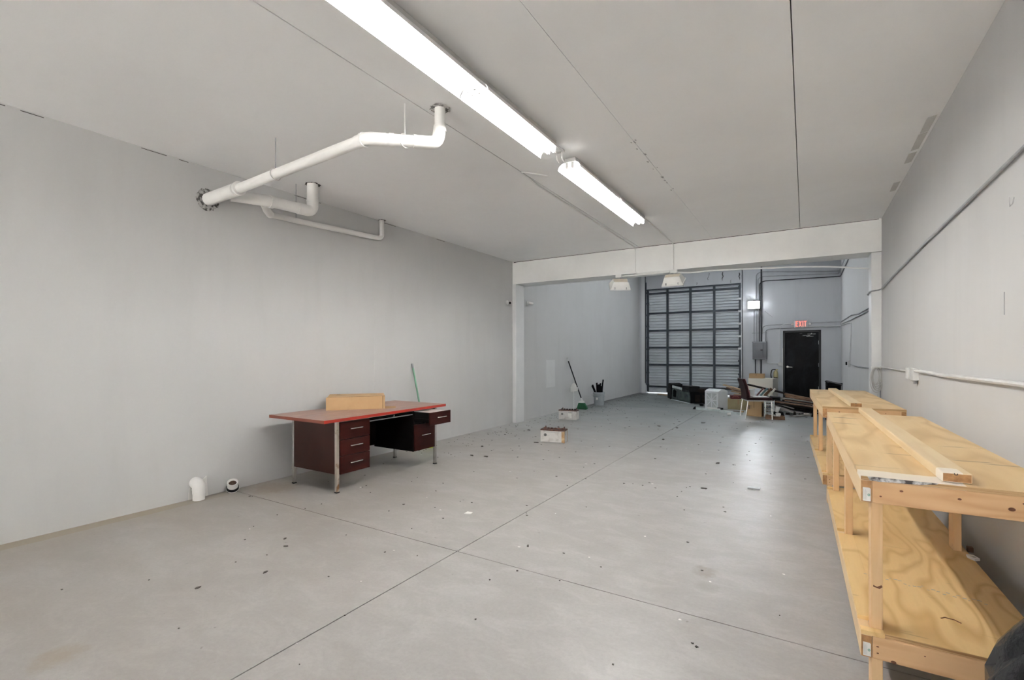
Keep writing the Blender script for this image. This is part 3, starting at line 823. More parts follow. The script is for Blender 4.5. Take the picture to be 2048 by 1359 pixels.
# ================================================================ BROOMS, BUCKET, BATTERIES
br = thing('broom', 'broom with pale green handle leaning behind the desk', 'broom', (-4.86, 5.40, 0))
MB().tube([(.04, .0, .10), (-.165, -.075, 1.245)], .013, 10).build('handle', 'broom_green', br, smooth=True)
MB().tube([(-.1545, -.071, 1.185), (-.166, -.0755, 1.252)], .0145, 10).build('grip', 'conduit_grey', br)
MB().obox((.045, -.02, .085), ((.5,.85,0),(-.85,.5,0),(0,0,1)), (.10, .022, .022)).build('head', 'broom_green', br, bevel=.01)
m = MB(); m._add([(.013,-.114,.064),(.111,.056,.064),(.077,.074,.064),(-.021,-.096,.064),(.012,-.150,.0),(.138,.064,.0),(.080,.096,.0),(-.044,-.116,.0)],
       [(0,1,2,3),(4,5,6,7),(0,1,5,4),(1,2,6,5),(2,3,7,6),(3,0,4,7)]); m.build('bristles', 'bristle_lime', br)

b2 = thing('broom', 'broom with black handle and dark green bristles leaning on wall', 'broom', (-4.78, 11.12, 0))
h0, h1 = Vector((.0, .02, .22)), Vector((-.245, -.32, 1.29))
MB().tube([h0, h1], .014, 10).build('handle', 'black_plastic', b2, smooth=True)
MB().tube([h0.lerp(h1, .93), h1], .016, 10).build('grip', 'white_plastic', b2, smooth=True)
MB().tube([h0.lerp(h1, -.08), h0.lerp(h1, .06)], [.03, .017], 10).build('socket', 'white_plastic', b2, smooth=True)
MB().prism([(-.07, .16), (.07, .16), (.055, .215), (-.055, .215)], -.03, .035, 'xz').build('cap', 'white_plastic', b2)
MB().prism([(-.075, .165), (.075, .165), (.155, .03), (.13, .0), (-.10, .0), (-.12, .03)], -.035, .045, 'xz').build('bristles', 'bristle_green', b2, bevel=.006)
dpn = thing('dustpan', 'white upright dustpan leaning on wall behind the broom', 'dustpan', (-4.93, 10.98, 0))
MB().prism([(-.085, .44), (-.07, .58), (-.03, .66), (.03, .66), (.075, .60), (.10, .47)], -.02, -.008, 'xz').build('pan', 'white_plastic', dpn)
MB().box(-.085, -.073, -.02, .04, .45, .56).box(.085, .097, -.02, .04, .48, .56).build('pan_side', 'white_plastic', dpn)
MB().tube([(0, .0, 0.0), (0, -.01, .66), (-.02, -.01, .86)], .009, 8).build('handle', 'white_plastic', dpn, smooth=True)

bk = thing('bucket', 'grey plastic bucket of dark offcuts beside the left wall', 'bucket', (-4.74, 12.20, 0))
MB().lathe([(.128, .002), (.146, .30), (.146, .305)], 24).build('body', 'bucket_grey', bk, smooth=True)
MB().lathe([(.152, .245), (.158, .25), (.158, .262), (.152, .267)], 24, cap=False).build('ring', 'bucket_grey', bk, smooth=True)
MB().lathe([(.150, .305), (.158, .31), (.158, .35), (.150, .36), (.143, .36), (.143, .30)], 24, cap=False).build('rim', 'bucket_grey', bk, smooth=True)
MB().tube([(.16, 0, .33)]+[(.16*math.cos(a), -.10*math.sin(a)-.10, .33-.10*math.sin(a)) for a in [math.pi*k/10 for k in range(1, 10)]]+[(-.16, 0, .33)], .003, 5).build('bail', 'steel_galv', bk)
MB().box(-.03, .02, -.142, -.139, .16, .22).build('print_mark', 'white_plastic', bk)
for k in range(14):
    a = rnd.uniform(0, 6.28); x = -.105+.016*k; y = rnd.uniform(-.04, .04)
    top_ = .56+rnd.uniform(-.06, .05) if k < 13 else .70
    lean = -.09 if k < 2 else (.02 if k == 13 else rnd.uniform(-.03, .03))
    m = MB().tube([(x*.8, y, .312), (x+lean, y+.02, top_)], rnd.uniform(.016, .026), 5)
    o = m.build('offcut_strip', 'black_matte' if k != 9 else 'brown_wood')
    o.location = bk.location
    tag(o, 'dark charred strip standing upright in grey bucket' if k != 9 else 'brown wooden strip standing among dark strips in bucket', 'strip', 'strips standing in the bucket')

def battery(p, rz, label, second):
    t = thing('truck_battery', label, 'battery', (p[0], p[1], 0), rz, 'batteries on the floor')
    L, D, Hh = .385, .175, .185
    body = MB().box(0, L, 0, D, .004, Hh).build('case', 'battery_white', t, bevel=.005)
    MB().box(-.006, L+.006, -.006, D+.006, Hh, Hh+.022).build('lid', 'battery_lid', t, bevel=.004)
    for k in range(6):
        x = .045+k*.058
        MB().lathe([(.019, Hh+.02), (.019, Hh+.036), (.012, Hh+.042)], 10, (x, .075, 0)).build('vent_cap', 'battery_lid' if not second else 'black_matte', t)
    for x in (.04, L-.04):
        MB().lathe([(.012, Hh+.02), (.010, Hh+.055)], 10, (x, .14, 0)).build('terminal', 'battery_lid', t)
    for x in (-.003, L-.012):
        for y in (-.003, D-.012):
            MB().box(x, x+.015, y, y+.015, .002, Hh).build('corner_rib', 'rust' if (x > 0 and not second) else 'battery_white', t)
    MB().box(L-.045, L-.013, -.0015, .0, .01, Hh-.01).build('stain', 'rust' if not second else 'battery_white', body)
    ring = [(.075+.020*math.cos(a), -.001, .118+.017*math.sin(a)) for a in [2*math.pi*k/14 for k in range(15)]]
    MB().tube(ring, .0045, 4, False).build('emblem', 'ink_black', body)
    MB().box(.068, .084, -.0015, 0, .108, .128).build('emblem', 'ink_black', body)
    MB().box(.10, .14, -.001, 0, .104, .108).build('print_line', 'ink_grey', body)
    MB().box(.05, L-.07, -.001, 0, .160, .165).build('print_line', 'ink_grey', body)
    if second:
        MB().box(.205, .285, -.0015, 0, .07, .14).box(.235, .29, -.0018, 0, .035, .075).build('sticker', 'paper_white', body)
        MB().box(.21, .28, -.002, 0, .145, .158).build('print_line', 'ink_grey', body)
battery((-3.575, 6.69), .17, 'dirty white battery with rust stained corner on the floor', False)
battery((-4.47, 9.18), .10, 'pale grey battery with white sticker near the leaning broom', True)

# ================================================================ WORK BENCHES (right wall)
def bench(loc, rz, label, first):
    t = thing('work_bench', label, 'bench', loc, rz, 'timber work benches along the right wall')
    L, Wd, Zt, Zs = 2.425, .615, .905, .282
    tw, th = .089, .038
    def frame(zt, nm):
        for x, nm2 in ((0, 'side_rail'), (Wd-th, 'side_rail')):
            r = MB().box(x, x+th, 0, L, zt-tw, zt).build(nm2, 'lumber_y', t, bevel=.003)
            MB().box(x+.002, x+th-.002, -.0012, 0, zt-tw+.002, zt-.002).build('end_grain', 'end_grain', r)
            if x == 0 and first:
                lab = MB().prism([(.0075, zt-.083), (.033, zt-.083), (.033, zt-.033), (.0295, zt-.029), (.0075, zt-.029)], -.0022, -.0013, 'xz').build('lumber_tag', 'paper_white', r)
                ring = [(.027+.0036*math.cos(a), -.0024, zt-.058+.0044*math.sin(a)) for a in [2*math.pi*k/12 for k in range(13)]]
                MB().tube(ring, .0009, 4, False).build('emblem', 'ink_green', r)
                MB().tube([(.027, -.0024, zt-.062), (.027, -.0024, zt-.055)], .0011, 4).build('emblem', 'ink_green', r)
                for j in range(4):
                    MB().box(.0105+.003*j, .0112+.003*j, -.0024, -.0022, zt-.078, zt-.036-.006*(j % 2)).build('print_line', 'ink_grey', r)
        for y in (0, L-th):
            hd = MB().box(th+.0005, Wd-th-.0005, y, y+th, zt-tw, zt-(.0 if nm == 'top' else .0)).build('cross_rail', 'lumber_x', t, bevel=.003)
            if y == 0:
                kn = [(.065, .030, .004, .003), (.13, .060, .006, .004), (.30, .055, .006, .004), (.44, .040, .010, .007), (.47, .065, .003, .003)] if nm == 'top' else \
                     [(.055, .052, .005, .0025), (.055, .026, .004, .0025), (.105, .006, .009, .006), (.39, .018, .008, .006), (.20, .06, .003, .002)]
                for kx, kz, rx, rz_ in kn:
                    poly = [(kx+rx*math.cos(a), zt-tw+kz+rz_*math.sin(a)) for a in [2*math.pi*k/10 for k in range(10)]]
                    MB().prism(poly, -.0006, .0003, 'xz').build('knot', 'knot', hd)
        MB().box(th+.0005, Wd-th-.0005, L/2-th/2-.03, L/2+th/2-.03, zt-tw, zt-.002).build('cross_rail', 'lumber_x', t)
    pt = .0165
    frame(Zt-pt, 'top'); frame(Zs-pt, 'shelf')
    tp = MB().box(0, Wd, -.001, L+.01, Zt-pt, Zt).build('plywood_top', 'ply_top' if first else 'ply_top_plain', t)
    MB().box(.001, Wd-.001, -.0018, -.001, Zt-pt+.0006, Zt-.0006).build('ply_edge', 'ply_edge', tp)
    if first:
        m = MB()
        m.prism([(.022, Zt-.0003), (.03, Zt-pt+.001), (.06, Zt-pt-.001), (.105, Zt-pt+.002), (.19, Zt-pt+.004), (.235, Zt-.004), (.24, Zt-.0003)], -.0026, -.0018, 'xz')
        m.build('stain', 'ply_edge_stain', tp)
    # plywood shelf, notched round the posts
    posts_y = (th+.0008, L/2+.003, L-th-.09)
    cut = .078
    pl = [(cut, .012), (Wd-.012, .012), (Wd-.012, L), (cut, L)]
    shf = MB().prism(pl, Zs-pt, Zs, 'xy').build('plywood_shelf', 'ply_shelf', t)
    ys = [0.0]+[v for y in posts_y for v in (y-.001, y+.091)]+[L]
    for i in range(0, len(ys), 2):
        if ys[i+1]-ys[i] > .02:
            MB().box(.001, cut-.0005, ys[i]+.0006, ys[i+1]-.0006, Zs-pt, Zs).build('shelf_strip', 'ply_shelf', t)
    MB().box(cut+.002, Wd-.014, .0105, .0119, Zs-pt+.001, Zs-.001).build('ply_edge', 'ply_edge', shf)
    for i, y in enumerate(posts_y):
        for x in (th+.0008, Wd-2*th-.0008):
            z1 = Zt-pt-.001
            if x > .3: z0 = Zs+.0005
            else: z0 = 0.0
            p = MB().box(x, x+th, y, y+tw, z0, z1).build('leg', 'lumber_z', t, bevel=.0035)
            if x > .3:
                MB().box(x, x+th, y, y+tw, 0, Zs-pt-.0005).build('leg', 'lumber_z', t, bevel=.0035)
        if i == 0:
            pass
    if first:
        MB().prism([(.045, .45), (.066, .445), (.0755, .455), (.072, .462), (.058, .452), (.045, .457)], th+.0001, th+.0012, 'xz').build('bark_mark', 'knot', t)
        m = MB().tube([(.300, .27, Zs+.0002), (.315, .285, Zs+.0004), (.345, .280, Zs+.0004), (.362, .262, Zs+.0003)], .0028, 5); m.build('split', 'knot', shf)
        for a in range(26):
            xx = .07+a*.017; yy = .62+rnd.uniform(-.022, .022)-.10*(a/26)
            MB().box(xx, xx+rnd.uniform(.006, .016), yy, yy+rnd.uniform(.003, .007), Zs, Zs+.0004).build('print_mark', 'ink_grey', shf)
    return t
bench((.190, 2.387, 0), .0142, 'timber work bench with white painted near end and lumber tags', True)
bench((.136, 5.312, 0), .0345, 'timber work bench beside the column, farther along the right wall', False)
# scraps and block on the near bench shelf
def board(name, label, cat, p0, p1, wid, th, mat, group=None, side=None, bevel=.002):
    p0 = Vector(p0); p1 = Vector(p1); x = (p1-p0); L = x.length; x.normalize()
    s = Vector(side) if side else Vector((0, 0, 1)).cross(x)
    if s.length < 1e-4: s = Vector((1, 0, 0))
    s = (s - x*s.dot(x)).normalized(); z = x.cross(s)
    mw = Matrix(((x.x, s.x, z.x, 0), (x.y, s.y, z.y, 0), (x.z, s.z, z.z, 0), (0, 0, 0, 1)))
    mw.translation = (p0+p1)/2
    o = MB().box(-L/2, L/2, -wid/2, wid/2, -th/2, th/2).build(name, mat, mw=mw, bevel=bevel)
    return tag(o, label, cat, group)
def plank(loc, rz, L, label, mat, group):
    t = thing('timber_plank', label, 'plank', loc, rz, group)
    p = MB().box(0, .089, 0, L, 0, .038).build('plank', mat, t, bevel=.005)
    MB().box(.004, .085, -.0012, .0001, .004, .034).build('end_grain', 'end_grain', t)
    MB().tube([(.036, -.002, .037), (.038, -.002, .030), (.044, -.002, .030), (.046, -.002, .036)], .0016, 5).build('staple', 'ink_black', t)
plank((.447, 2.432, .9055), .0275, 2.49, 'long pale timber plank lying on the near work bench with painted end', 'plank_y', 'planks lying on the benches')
plank((.353, 5.372, .9055), .046, 2.12, 'long pale timber plank lying on the work bench beside the column', 'plank_plain', 'planks lying on the benches')
t = thing('scrap_tag', 'small white crumpled tag on the bench shelf by the wall', 'scrap', (.775, 3.52, .283), .5)
MB().prism([(-.018, -.03), (.012, -.028), (.02, .02), (-.005, .035), (-.02, .01)], 0, .012).build('tag_card', 'paper_white', t)
MB().box(-.010, .008, -.015, .01, .012, .0125).build('print_mark', 'ink_grey', t)
board('wood_block', 'small reddish wood block on bench shelf against post', 'block', (.775, 3.635, .297), (.80, 3.635, .297), .03, .028, 'brown_wood')

# black bag in the near right corner
q = random.Random(11)
bg = thing('rubbish_bag', 'glossy black plastic rubbish bag in front of bench', 'bag', (.675, 1.65, 0))
m = MB(); n = 40; V = []; F = []
prof = [(.10, 0), (.24, .012), (.31, .10), (.325, .25), (.315, .36), (.30, .44), (.285, .50), (.265, .56), (.24, .62), (.215, .68), (.185, .74), (.15, .79), (.10, .84), (.06, .87), (.045, .90)]
for i, (r, z) in enumerate(prof):
    for k in range(n):
        a = 2*math.pi*k/n
        w_ = .040*math.sin(5*a+z*9)+.040*math.sin(11*a-z*17+1)+.030*math.sin(17*a+z*29)+.02*q.uniform(-1, 1)
        rr = (r+.012)*(1+w_*(.4+z))
        V.append((min(rr*math.cos(a), .205), rr*math.sin(a), z+.012*math.sin(7*a+i)*(1 if 0 < i else 0)))
for i in range(len(prof)-1):
    for k in range(n):
        F.append((i*n+k, i*n+(k+1) % n, (i+1)*n+(k+1) % n, (i+1)*n+k))
F.append(tuple(range(n-1, -1, -1)))
m._add(V, F); m.build('bag_body', 'bag_black', bg, smooth=True)
m = MB(); m.lathe([(.045, .895), (.035, .91), (.06, .94), (.09, .97)], 14, cap=False); m.build('bag_neck', 'bag_black', bg, smooth=True)

# ================================================================ RIGHT WALL SERVICES
xw = XR-.017
run('conduit', 'long thin conduit sloping along the upper right wall',
    [(xw, -1.0, 2.42), (xw, 3.24, 2.366), (xw, 5.457, 2.343), (xw, 7.70, 2.285), (xw, 8.16, 2.262), (XR-.128, 8.21, 2.252), (XR-.130, 8.60, 2.245), (xw, 8.72, 2.24), (xw, 9.28, 2.235), (xw, 9.55, 2.13), (xw, 11.43, 2.155), (xw, 13.0, 2.25), (xw, YW-.02, 2.30)], .010, 'conduit_grey')
run('conduit', 'bent grey conduit branching under the sloping wall conduit',
    [(xw, 9.0, 2.10), (xw, 9.55, 2.085), (xw, 11.2, 2.115), (xw, 11.9, 2.135), (xw, 13.2, 2.15), (xw, YW-.03, 2.24)], .011, 'conduit_grey')
run('conduit', 'grey conduit dropping to the outlet box past the column',
    [(-.36, YW-.014, 2.20), (.70, YW-.014, 2.20), (xw, YW-.03, 2.20), (xw, 14.2, 2.13), (xw, 13.15, 2.085), (xw, 13.1, 1.95), (xw, 13.5, 1.22)], .010, 'conduit_paint')
run('conduit', 'stout white conduit low on the right wall beside bench',
    [(XR-.022, -1.2, 1.262), (XR-.022, 3.24, 1.250), (XR-.022, 4.80, 1.232), (XR-.022, 5.10, 1.238), (XR-.026, 5.72, 1.236)], .0145, 'conduit_paint')
run('conduit', 'thin white conduit between the switch box and the column',
    [(XR-.018, 6.08, 1.216), (XR-.018, 8.14, 1.212), (XR-.12, 8.222, 1.205)], .008, 'conduit_paint')
run('conduit', 'thin grey conduit from outlet box to the column back',
    [(xw, 13.50, 1.15), (xw, 12.0, 1.13), (xw, 10.3, 1.15), (xw, 8.60, 1.18)], .009, 'conduit_grey')
t = thing('outlet_box', 'double white outlet box on the right wall above bench', 'outlet', (XR, 5.90, 1.21))
MB().box(-.045, 0, -.17, -.035, -.065, .045).build('box_body', 'white_plastic', t, bevel=.003)
MB().box(-.05, 0, .03, .17, -.06, .045).build('box_body', 'white_plastic', t, bevel=.003)
MB().box(-.03, 0, -.035, .03, -.012, .012).build('coupling', 'conduit_grey', t)
MB().box(-.03, -.004, -.13, -.08, -.10, -.065).build('plug', 'ink_grey', t, bevel=.004)
t = thing('outlet_box', 'white outlet box with black plug past the column', 'outlet', (XR, 13.62, 1.15))
MB().box(-.055, 0, -.07, .07, -.06, .07).build('box_body', 'white_plastic', t, bevel=.003)
MB().box(-.085, -.02, .085, .15, -.03, .04).build('plug', 'black_plastic', t, bevel=.006)
# coil of cable on the column
t = thing('cable_coil', 'coil of white cable hung on the right column', 'cable', (XR-.065, YB-.022, 1.20))
for k in range(7):
    rx, rz_ = .045+.009*(k % 4), .115+.014*((k*3) % 5)
    c0 = Vector((rnd.uniform(-.012, .012), -.004*k, -rz_))
    pts = [c0+Vector((rx*math.sin(a), .006*math.sin(2*a+k), rz_*math.cos(a))) for a in [2*math.pi*j/20 for j in range(21)]]
    MB().tube(pts, .0045, 5, False).build('cable_loop', 'cable_white', t, smooth=True)
MB().tube([(.03, 0, 0), (.035, 0, -.25), (.012, 0, -.42), (.02, 0, -.60)], .004, 5).build('cable_tail', 'cable_white', t)
MB().box(-.055, .05, -.012, .02, -.012, .016).build('hook_plate', 'white_plastic', t)
run('conduit', 'thin dark vertical conduit below the cable coil on column', [(XR-.018, YB-.012, 1.0), (XR-.018, YB-.012, .02)], .007, 'conduit_grey')

# ================================================================ BACK WALL SERVICES
yw = YW-.024
pn = thing('electrical_panel', 'dark grey electrical panel on the back wall', 'electrical panel', (-1.418, YW-.001, 1.208))
MB().box(0, .400, -.11, 0, 0, .556).build('cabinet', 'panel_grey', pn, bevel=.006)
dr = MB().box(.085, .300, -.118, -.11, .08, .525).build('panel_door', 'panel_grey', pn, bevel=.003)
MB().box(.225, .285, -.126, -.118, .27, .31).build('latch', 'black_plastic', dr)
MB().box(.02, .38, -.113, -.11, .530, .552).build('top_flange', 'conduit_grey', pn)
for x, r, mat, z1, lab in ((-1.378, .010, 'conduit_grey', 3.10, 'leftmost thin grey conduit rising from the electrical panel'),):
    run('conduit', lab, [(x, yw, 1.765), (x, yw, z1)], r, mat)
run('conduit', 'thin grey conduit from the panel, topmost of three turning right', [(-1.316, yw, 1.765), (-1.316, yw, 3.88), (-1.20, yw, 3.96), (.80, yw, 3.80), (xw-.02, yw-.02, 3.80), (xw-.02, 9.0, 3.80)], .011, 'conduit_grey', rr=.12)
run('conduit', 'thin grey conduit from the panel, middle of three turning right', [(-1.270, yw, 1.765), (-1.270, yw, 3.74), (-1.15, yw, 3.81), (.80, yw, 3.72), (xw-.05, yw-.05, 3.72), (xw-.05, 9.0, 3.72)], .011, 'conduit_grey', rr=.12)
run('conduit', 'thin grey conduit from the panel, lowest of three turning right', [(-1.222, yw, 1.765), (-1.222, yw, 3.60), (-1.10, yw, 3.66), (.80, yw, 3.64), (xw, yw-.02, 3.64), (xw, 9.0, 3.64)], .014, 'conduit_dark', rr=.12)
run('conduit', 'thick black conduit rising from the electrical panel', [(-1.172, YW-.024, 1.765), (-1.172, YW-.024, 4.6)], .022, 'conduit_dark')
run('conduit', 'grey conduit from panel top bending over the exit door', [(-1.06, yw, 1.765), (-1.06, yw, 2.10), (-.95, yw, 2.165), (.70, yw, 2.165), (XR-.03, yw, 2.165)], .014, 'conduit_grey', rr=.12)
run('conduit', 'grey conduit bending right, passing behind the exit sign', [(-1.14, YW-.020, 2.0), (-1.14, YW-.020, 2.22), (-1.02, YW-.020, 2.275), (.70, YW-.020, 2.315), (XR-.03, YW-.020, 2.315)], .010, 'conduit_grey', rr=.12)
run('conduit', 'thin conduit from exit sign down to the switch box', [(-.38, YW-.038, 2.30), (-.56, YW-.038, 2.29), (-.66, YW-.038, 2.22), (-.66, YW-.038, 1.10)], .008, 'conduit_paint', rr=.08)
run('conduit', 'thin conduit from panel foot across to the switch box', [(-1.05, YW-.012, 1.205), (-1.05, YW-.012, 1.12), (-.98, YW-.012, 1.08), (-.72, YW-.012, 1.08)], .008, 'conduit_paint', rr=.06)
run('conduit', 'black pipe dropping from the left of the electrical panel', [(-1.342, YW-.022, 1.205), (-1.342, YW-.022, .35)], .016, 'conduit_dark')
run('conduit', 'thick black pipe dropping from under the electrical panel', [(-1.185, YW-.024, 1.205), (-1.185, YW-.024, .3)], .021, 'conduit_dark')
run('conduit', 'thin grey pipe dropping between two black pipes under panel', [(-1.26, YW-.012, 1.205), (-1.26, YW-.012, .4)], .008, 'conduit_paint')
MB().box(-1.44, -1.02, YW-.012, YW, 2.03, 2.05).build('conduit_strap', 'conduit_grey', wb)
t = thing('switch_box', 'white switch box on the back wall left of exit door', 'switch', (-.665, YW, 1.06))
MB().box(-.06, .05, -.055, 0, -.05, .05).build('box_body', 'conduit_paint', t, bevel=.004)
MB().box(-.014, .014, -.062, -.055, -.018, .018).build('toggle', 'white_plastic', t)
run('wire', 'short loose dark wire end sticking from back wall', [(-1.08, YW-.006, 2.72), (-.86, YW-.03, 2.52)], .006, 'ink_grey', 'wire')
# wall pack lamp
t = thing('wall_lamp', 'glowing white wall lamp high on back wall by loading door', 'wall lamp', (-1.382, YW, 2.92))
MB().box(-.17, .17, -.10, 0, -.12, .12).build('housing', 'white_plastic', t, bevel=.006)
MB().box(-.160, .160, -.115, -.1005, -.108, .108).build('lens', 'pack_glow', t, bevel=.003)
# exit sign
t = thing('exit_sign', 'red letter EXIT sign with two lamp heads above the black door', 'sign', (-.11, YW, 2.285))
MB().box(-.19, .19, -.075, -.03, -.115, .115).build('housing', 'conduit_grey', t, bevel=.006)
MB().box(-.15, .15, -.03, -.002, -.08, .08).build('back_plate', 'conduit_grey', t)
def stroke(x0, z0, x1, z1, w_):
    a = Vector((x0, 0, z0)); b = Vector((x1, 0, z1)); d_ = b-a
    return (((a.x+b.x)/2, -.0775, (a.z+b.z)/2), ((d_.x, 0, d_.z), (0, 1, 0), (-d_.z, 0, d_.x)), (d_.length/2, .002, w_))
hz = .072; sw = .0072
def letter(name, strokes, x):
    m = MB()
    for s in strokes:
        m.obox(*stroke(x+s[0], s[1], x+s[2], s[3], sw))
    m.build(name, 'exit_red', t)
letter('letter_e', [(0, -hz-sw, 0, hz+sw), (0, hz, .05, hz), (0, 0, .042, 0), (0, -hz, .05, -hz)], -.125)
letter('letter_x', [(0, -hz-.006, .056, hz+.006), (0, hz+.006, .056, -hz-.006)], -.045)
letter('letter_i', [(0, -hz-sw, 0, hz+sw)], .050)
letter('letter_t', [(0, hz, .062, hz), (.031, -hz-sw, .031, hz)], .078)
for sx in (-1, 1):
    MB().tube([(sx*.19, -.045, .0), (sx*.22, -.05, .0)], .012, 8).build('lamp_arm', 'conduit_grey', t)
    MB().tube([(sx*.245, -.02, .005), (sx*.235, -.06, -.003), (sx*.225, -.085, -.01)], [.028, .040, .046], 12).build('lamp_head', 'conduit_grey', t, smooth=True)
    MB().tube([(sx*.225, -.0855, -.01), (sx*.224, -.088, -.011)], .038, 12).build('lamp_lens', 'white_plastic', t)
# extinguisher like canister on the wall
t = thing('hose_canister', 'pale canister with black hose loop on wall behind cream cabinet', 'canister', (-.775, 16.76, .50))
MB().lathe([(.05, 0), (.062, .02), (.062, .30), (.045, .35), (.02, .37)], 16).build('tank', 'yellow_tag', t, smooth=True)
MB().box(-.025, .06, -.02, .02, .37, .41).build('valve', 'yellow_tag', t, bevel=.004)
MB().tube(rounded([(.0, -.03, .40), (-.10, -.04, .40), (-.135, -.05, .25), (-.11, -.05, .10), (-.03, -.06, .09)], .07), .014, 8).build('hose', 'black_plastic', t, smooth=True)
MB().box(-.05, .05, -.07, -.06, .13, .16).build('strap', 'black_plastic', t)
MB().box(-.03, .03, .05, .139, .12, .20).build('wall_bracket', 'steel_galv', t)

# ================================================================ JUNK HEAP AT THE BACK
# burgundy chair
fx = Vector((.94, .34, 0)); ch = thing('dining_chair', 'burgundy padded chair with chrome legs before junk heap', 'chair', (-1.03, 11.18, 0), math.atan2(fx.y, fx.x))
SW = .43; SD = .46
for x, y, dx in ((0, 0, -.05), (0, SW, -.05), (SD, 0, .01), (SD, SW, .01)):
    MB().tube([(x+dx, y, 0), (x, y, .40)], [.011, .013], 8).build('leg', 'chrome', ch, smooth=True)
MB().box(-.01, SD+.012, -.012, .012, .388, .412).box(-.01, SD+.012, SW-.012, SW+.012, .388, .412).box(SD-.012, SD+.012, 0, SW, .388, .412).box(-.012, .012, 0, SW, .388, .412).build('seat_frame', 'chrome', ch)
MB().box(-.02, SD+.01, -.015, SW+.015, .413, .470).build('seat', 'burgundy', ch, bevel=.018)
pr = [(.045, .44), (.03, .55), (-.005, .70), (-.06, .86)]
m = MB().prism(pr+[(-.11, .85), (-.06, .69), (-.03, .54), (-.03, .44)], -.005, SW+.005, 'xz')
bkst = m.build('backrest', 'burgundy', ch, bevel=.014)
for y in (-.006, SW+.006):
    MB().tube([(p[0], y, p[1]) for p in pr], .004, 5).build('piping', 'piping', bkst)
MB().box(.14, SD-.02, .08, SW-.06, .471, .476).build('seat_paper', 'paper_white')
o = bpy.data.objects['seat_paper']; o.name = 'paper_sheet'; o.location = ch.location; o.rotation_euler = ch.rotation_euler
tag(o, 'white paper sheet lying on the burgundy chair seat', 'paper')
# white sack behind chair
t = thing('paper_sack', 'crumpled white paper sack propped on the olive carton', 'sack', (-1.275, 13.14, .252), .1)
MB().prism([(-.085, .0), (.045, -.0), (.065, .20), (.035, .34), (.015, .36), (-.01, .27), (-.05, .16)], -.05, .04, 'xz').build('sack_body', 'paper_white', t, bevel=.01)
for z in (.06, .11, .16):
    MB().box(-.03, .02, -.052, -.05, z, z+.012).build('print_line', 'ink_grey', t)
# boxes under and behind the chair
def carton(loc, rz, w_, d_, h_, mat, label, open_=False):
    t = thing('carton', label, 'box', loc, rz)
    if open_:
        m = MB().box(0, w_, 0, .006, 0, h_).box(0, w_, d_-.006, d_, 0, h_).box(0, .006, .006, d_-.006, 0, h_).box(w_-.006, w_, .006, d_-.006, 0, h_).box(.006, w_-.006, .006, d_-.006, 0, .006)
    else:
        m = MB().box(0, w_, 0, d_, 0, h_)
    b_ = m.build('carton_body', mat, t, bevel=.003)
    MB().box(w_*.47, w_*.53, -.001, 0, h_*.55, h_).build('tape', 'cardboard_dark', b_)
    return t
c_ = carton((-1.13, 11.93, 0), -.42, .34, .30, .34, 'cardboard', 'brown cardboard carton standing under the burgundy chair')
MB().box(.05, .07, -.0015, 0, .15, .24).box(.10, .105, -.0015, 0, .16, .23).box(.09, .115, -.0015, 0, .225, .232).build('print_mark', 'ink_black', c_)
MB().box(.341, .3425, .02, .28, .02, .30).build('dark_side', 'cardboard_shade', c_)
carton((-1.72, 13.05, 0), -.12, .62, .34, .25, 'cardboard_olive', 'long low olive cardboard carton behind the burgundy chair')
# white drawer tower
t = thing('wire_rack', 'white plastic wire rack beside the brown carton', 'rack', (-.775, 11.80, 0), -.05)
MB().box(0, .012, 0, .2, 0, .36).box(.178, .19, 0, .2, 0, .36).build('side', 'white_cab', t)
for k in range(6):
    MB().box(.012, .178, .004, .19, .02+k*.06, .045+k*.06).build('shelf', 'frost' if k % 2 else 'white_cab', t)
for k in range(3):
    MB().box(.05+k*.04, .054+k*.04, -.002, .003, .02, .35).build('wire', 'white_cab', t)
MB().box(.012, .178, -.004, .0, .205, .225).build('label_bar', 'steel_dark', t)
# wooden tray with crumpled cups
t = thing('wooden_tray', 'low orange brown wooden tray in front of the heap', 'tray', (-.72, 11.46, 0), .10)
MB().box(0, .36, 0, .012, 0, .07).box(0, .36, .20, .212, 0, .07).box(0, .012, .012, .20, 0, .07).box(.348, .36, .012, .20, 0, .07).box(.012, .348, .012, .20, 0, .010).build('tray_body', 'brown_wood', t)
def cup(x, y, z, s, lab, tilt):
    o = MB().lathe([(.028*s, 0), (.045*s, .10*s), (.041*s, .10*s), (.026*s, .006)], 14, cap=False).build('paper_cup', 'paper_white', smooth=True)
    o.location = (x, y, z); o.rotation_euler = tilt
    tag(o, lab, 'cup', 'crumpled cups round the heap')
cup(-.52, 11.66, .145, 1.1, 'white paper cup resting on dark scraps by the tray', (0, .2, 0))
cup(-.50, 11.58, .012, 1.15, 'white paper cup standing in the wooden tray', (.25, .1, 0))
cup(-.60, 11.59, .05, .8, 'small white paper cup tipped over in the wooden tray', (1.3, 0, .4))
cup(-1.50, 11.70, .035, .75, 'white cup lying on the bare floor by pale strips', (0, 1.5, .1))
cup(-1.42, 11.66, .032, .70, 'white cup lying against another cup on bare floor', (0, -1.5, .2))
tag(MB().box(-.09, .09, -.07, .07, 0, .135).build('scrap_block', 'black_matte', loc=(-.50, 11.80, 0), rot=(0, 0, .3), bevel=.006), 'charred black block behind the wooden tray', 'block')
# white arched cabinet
th_ = math.radians(28)
wc = thing('small_cabinet', 'small white cabinet with lattice door and arched lid', 'cabinet', (-1.83, 12.72, .0), -th_)
w_ = .385; d_ = .36; h_ = .45
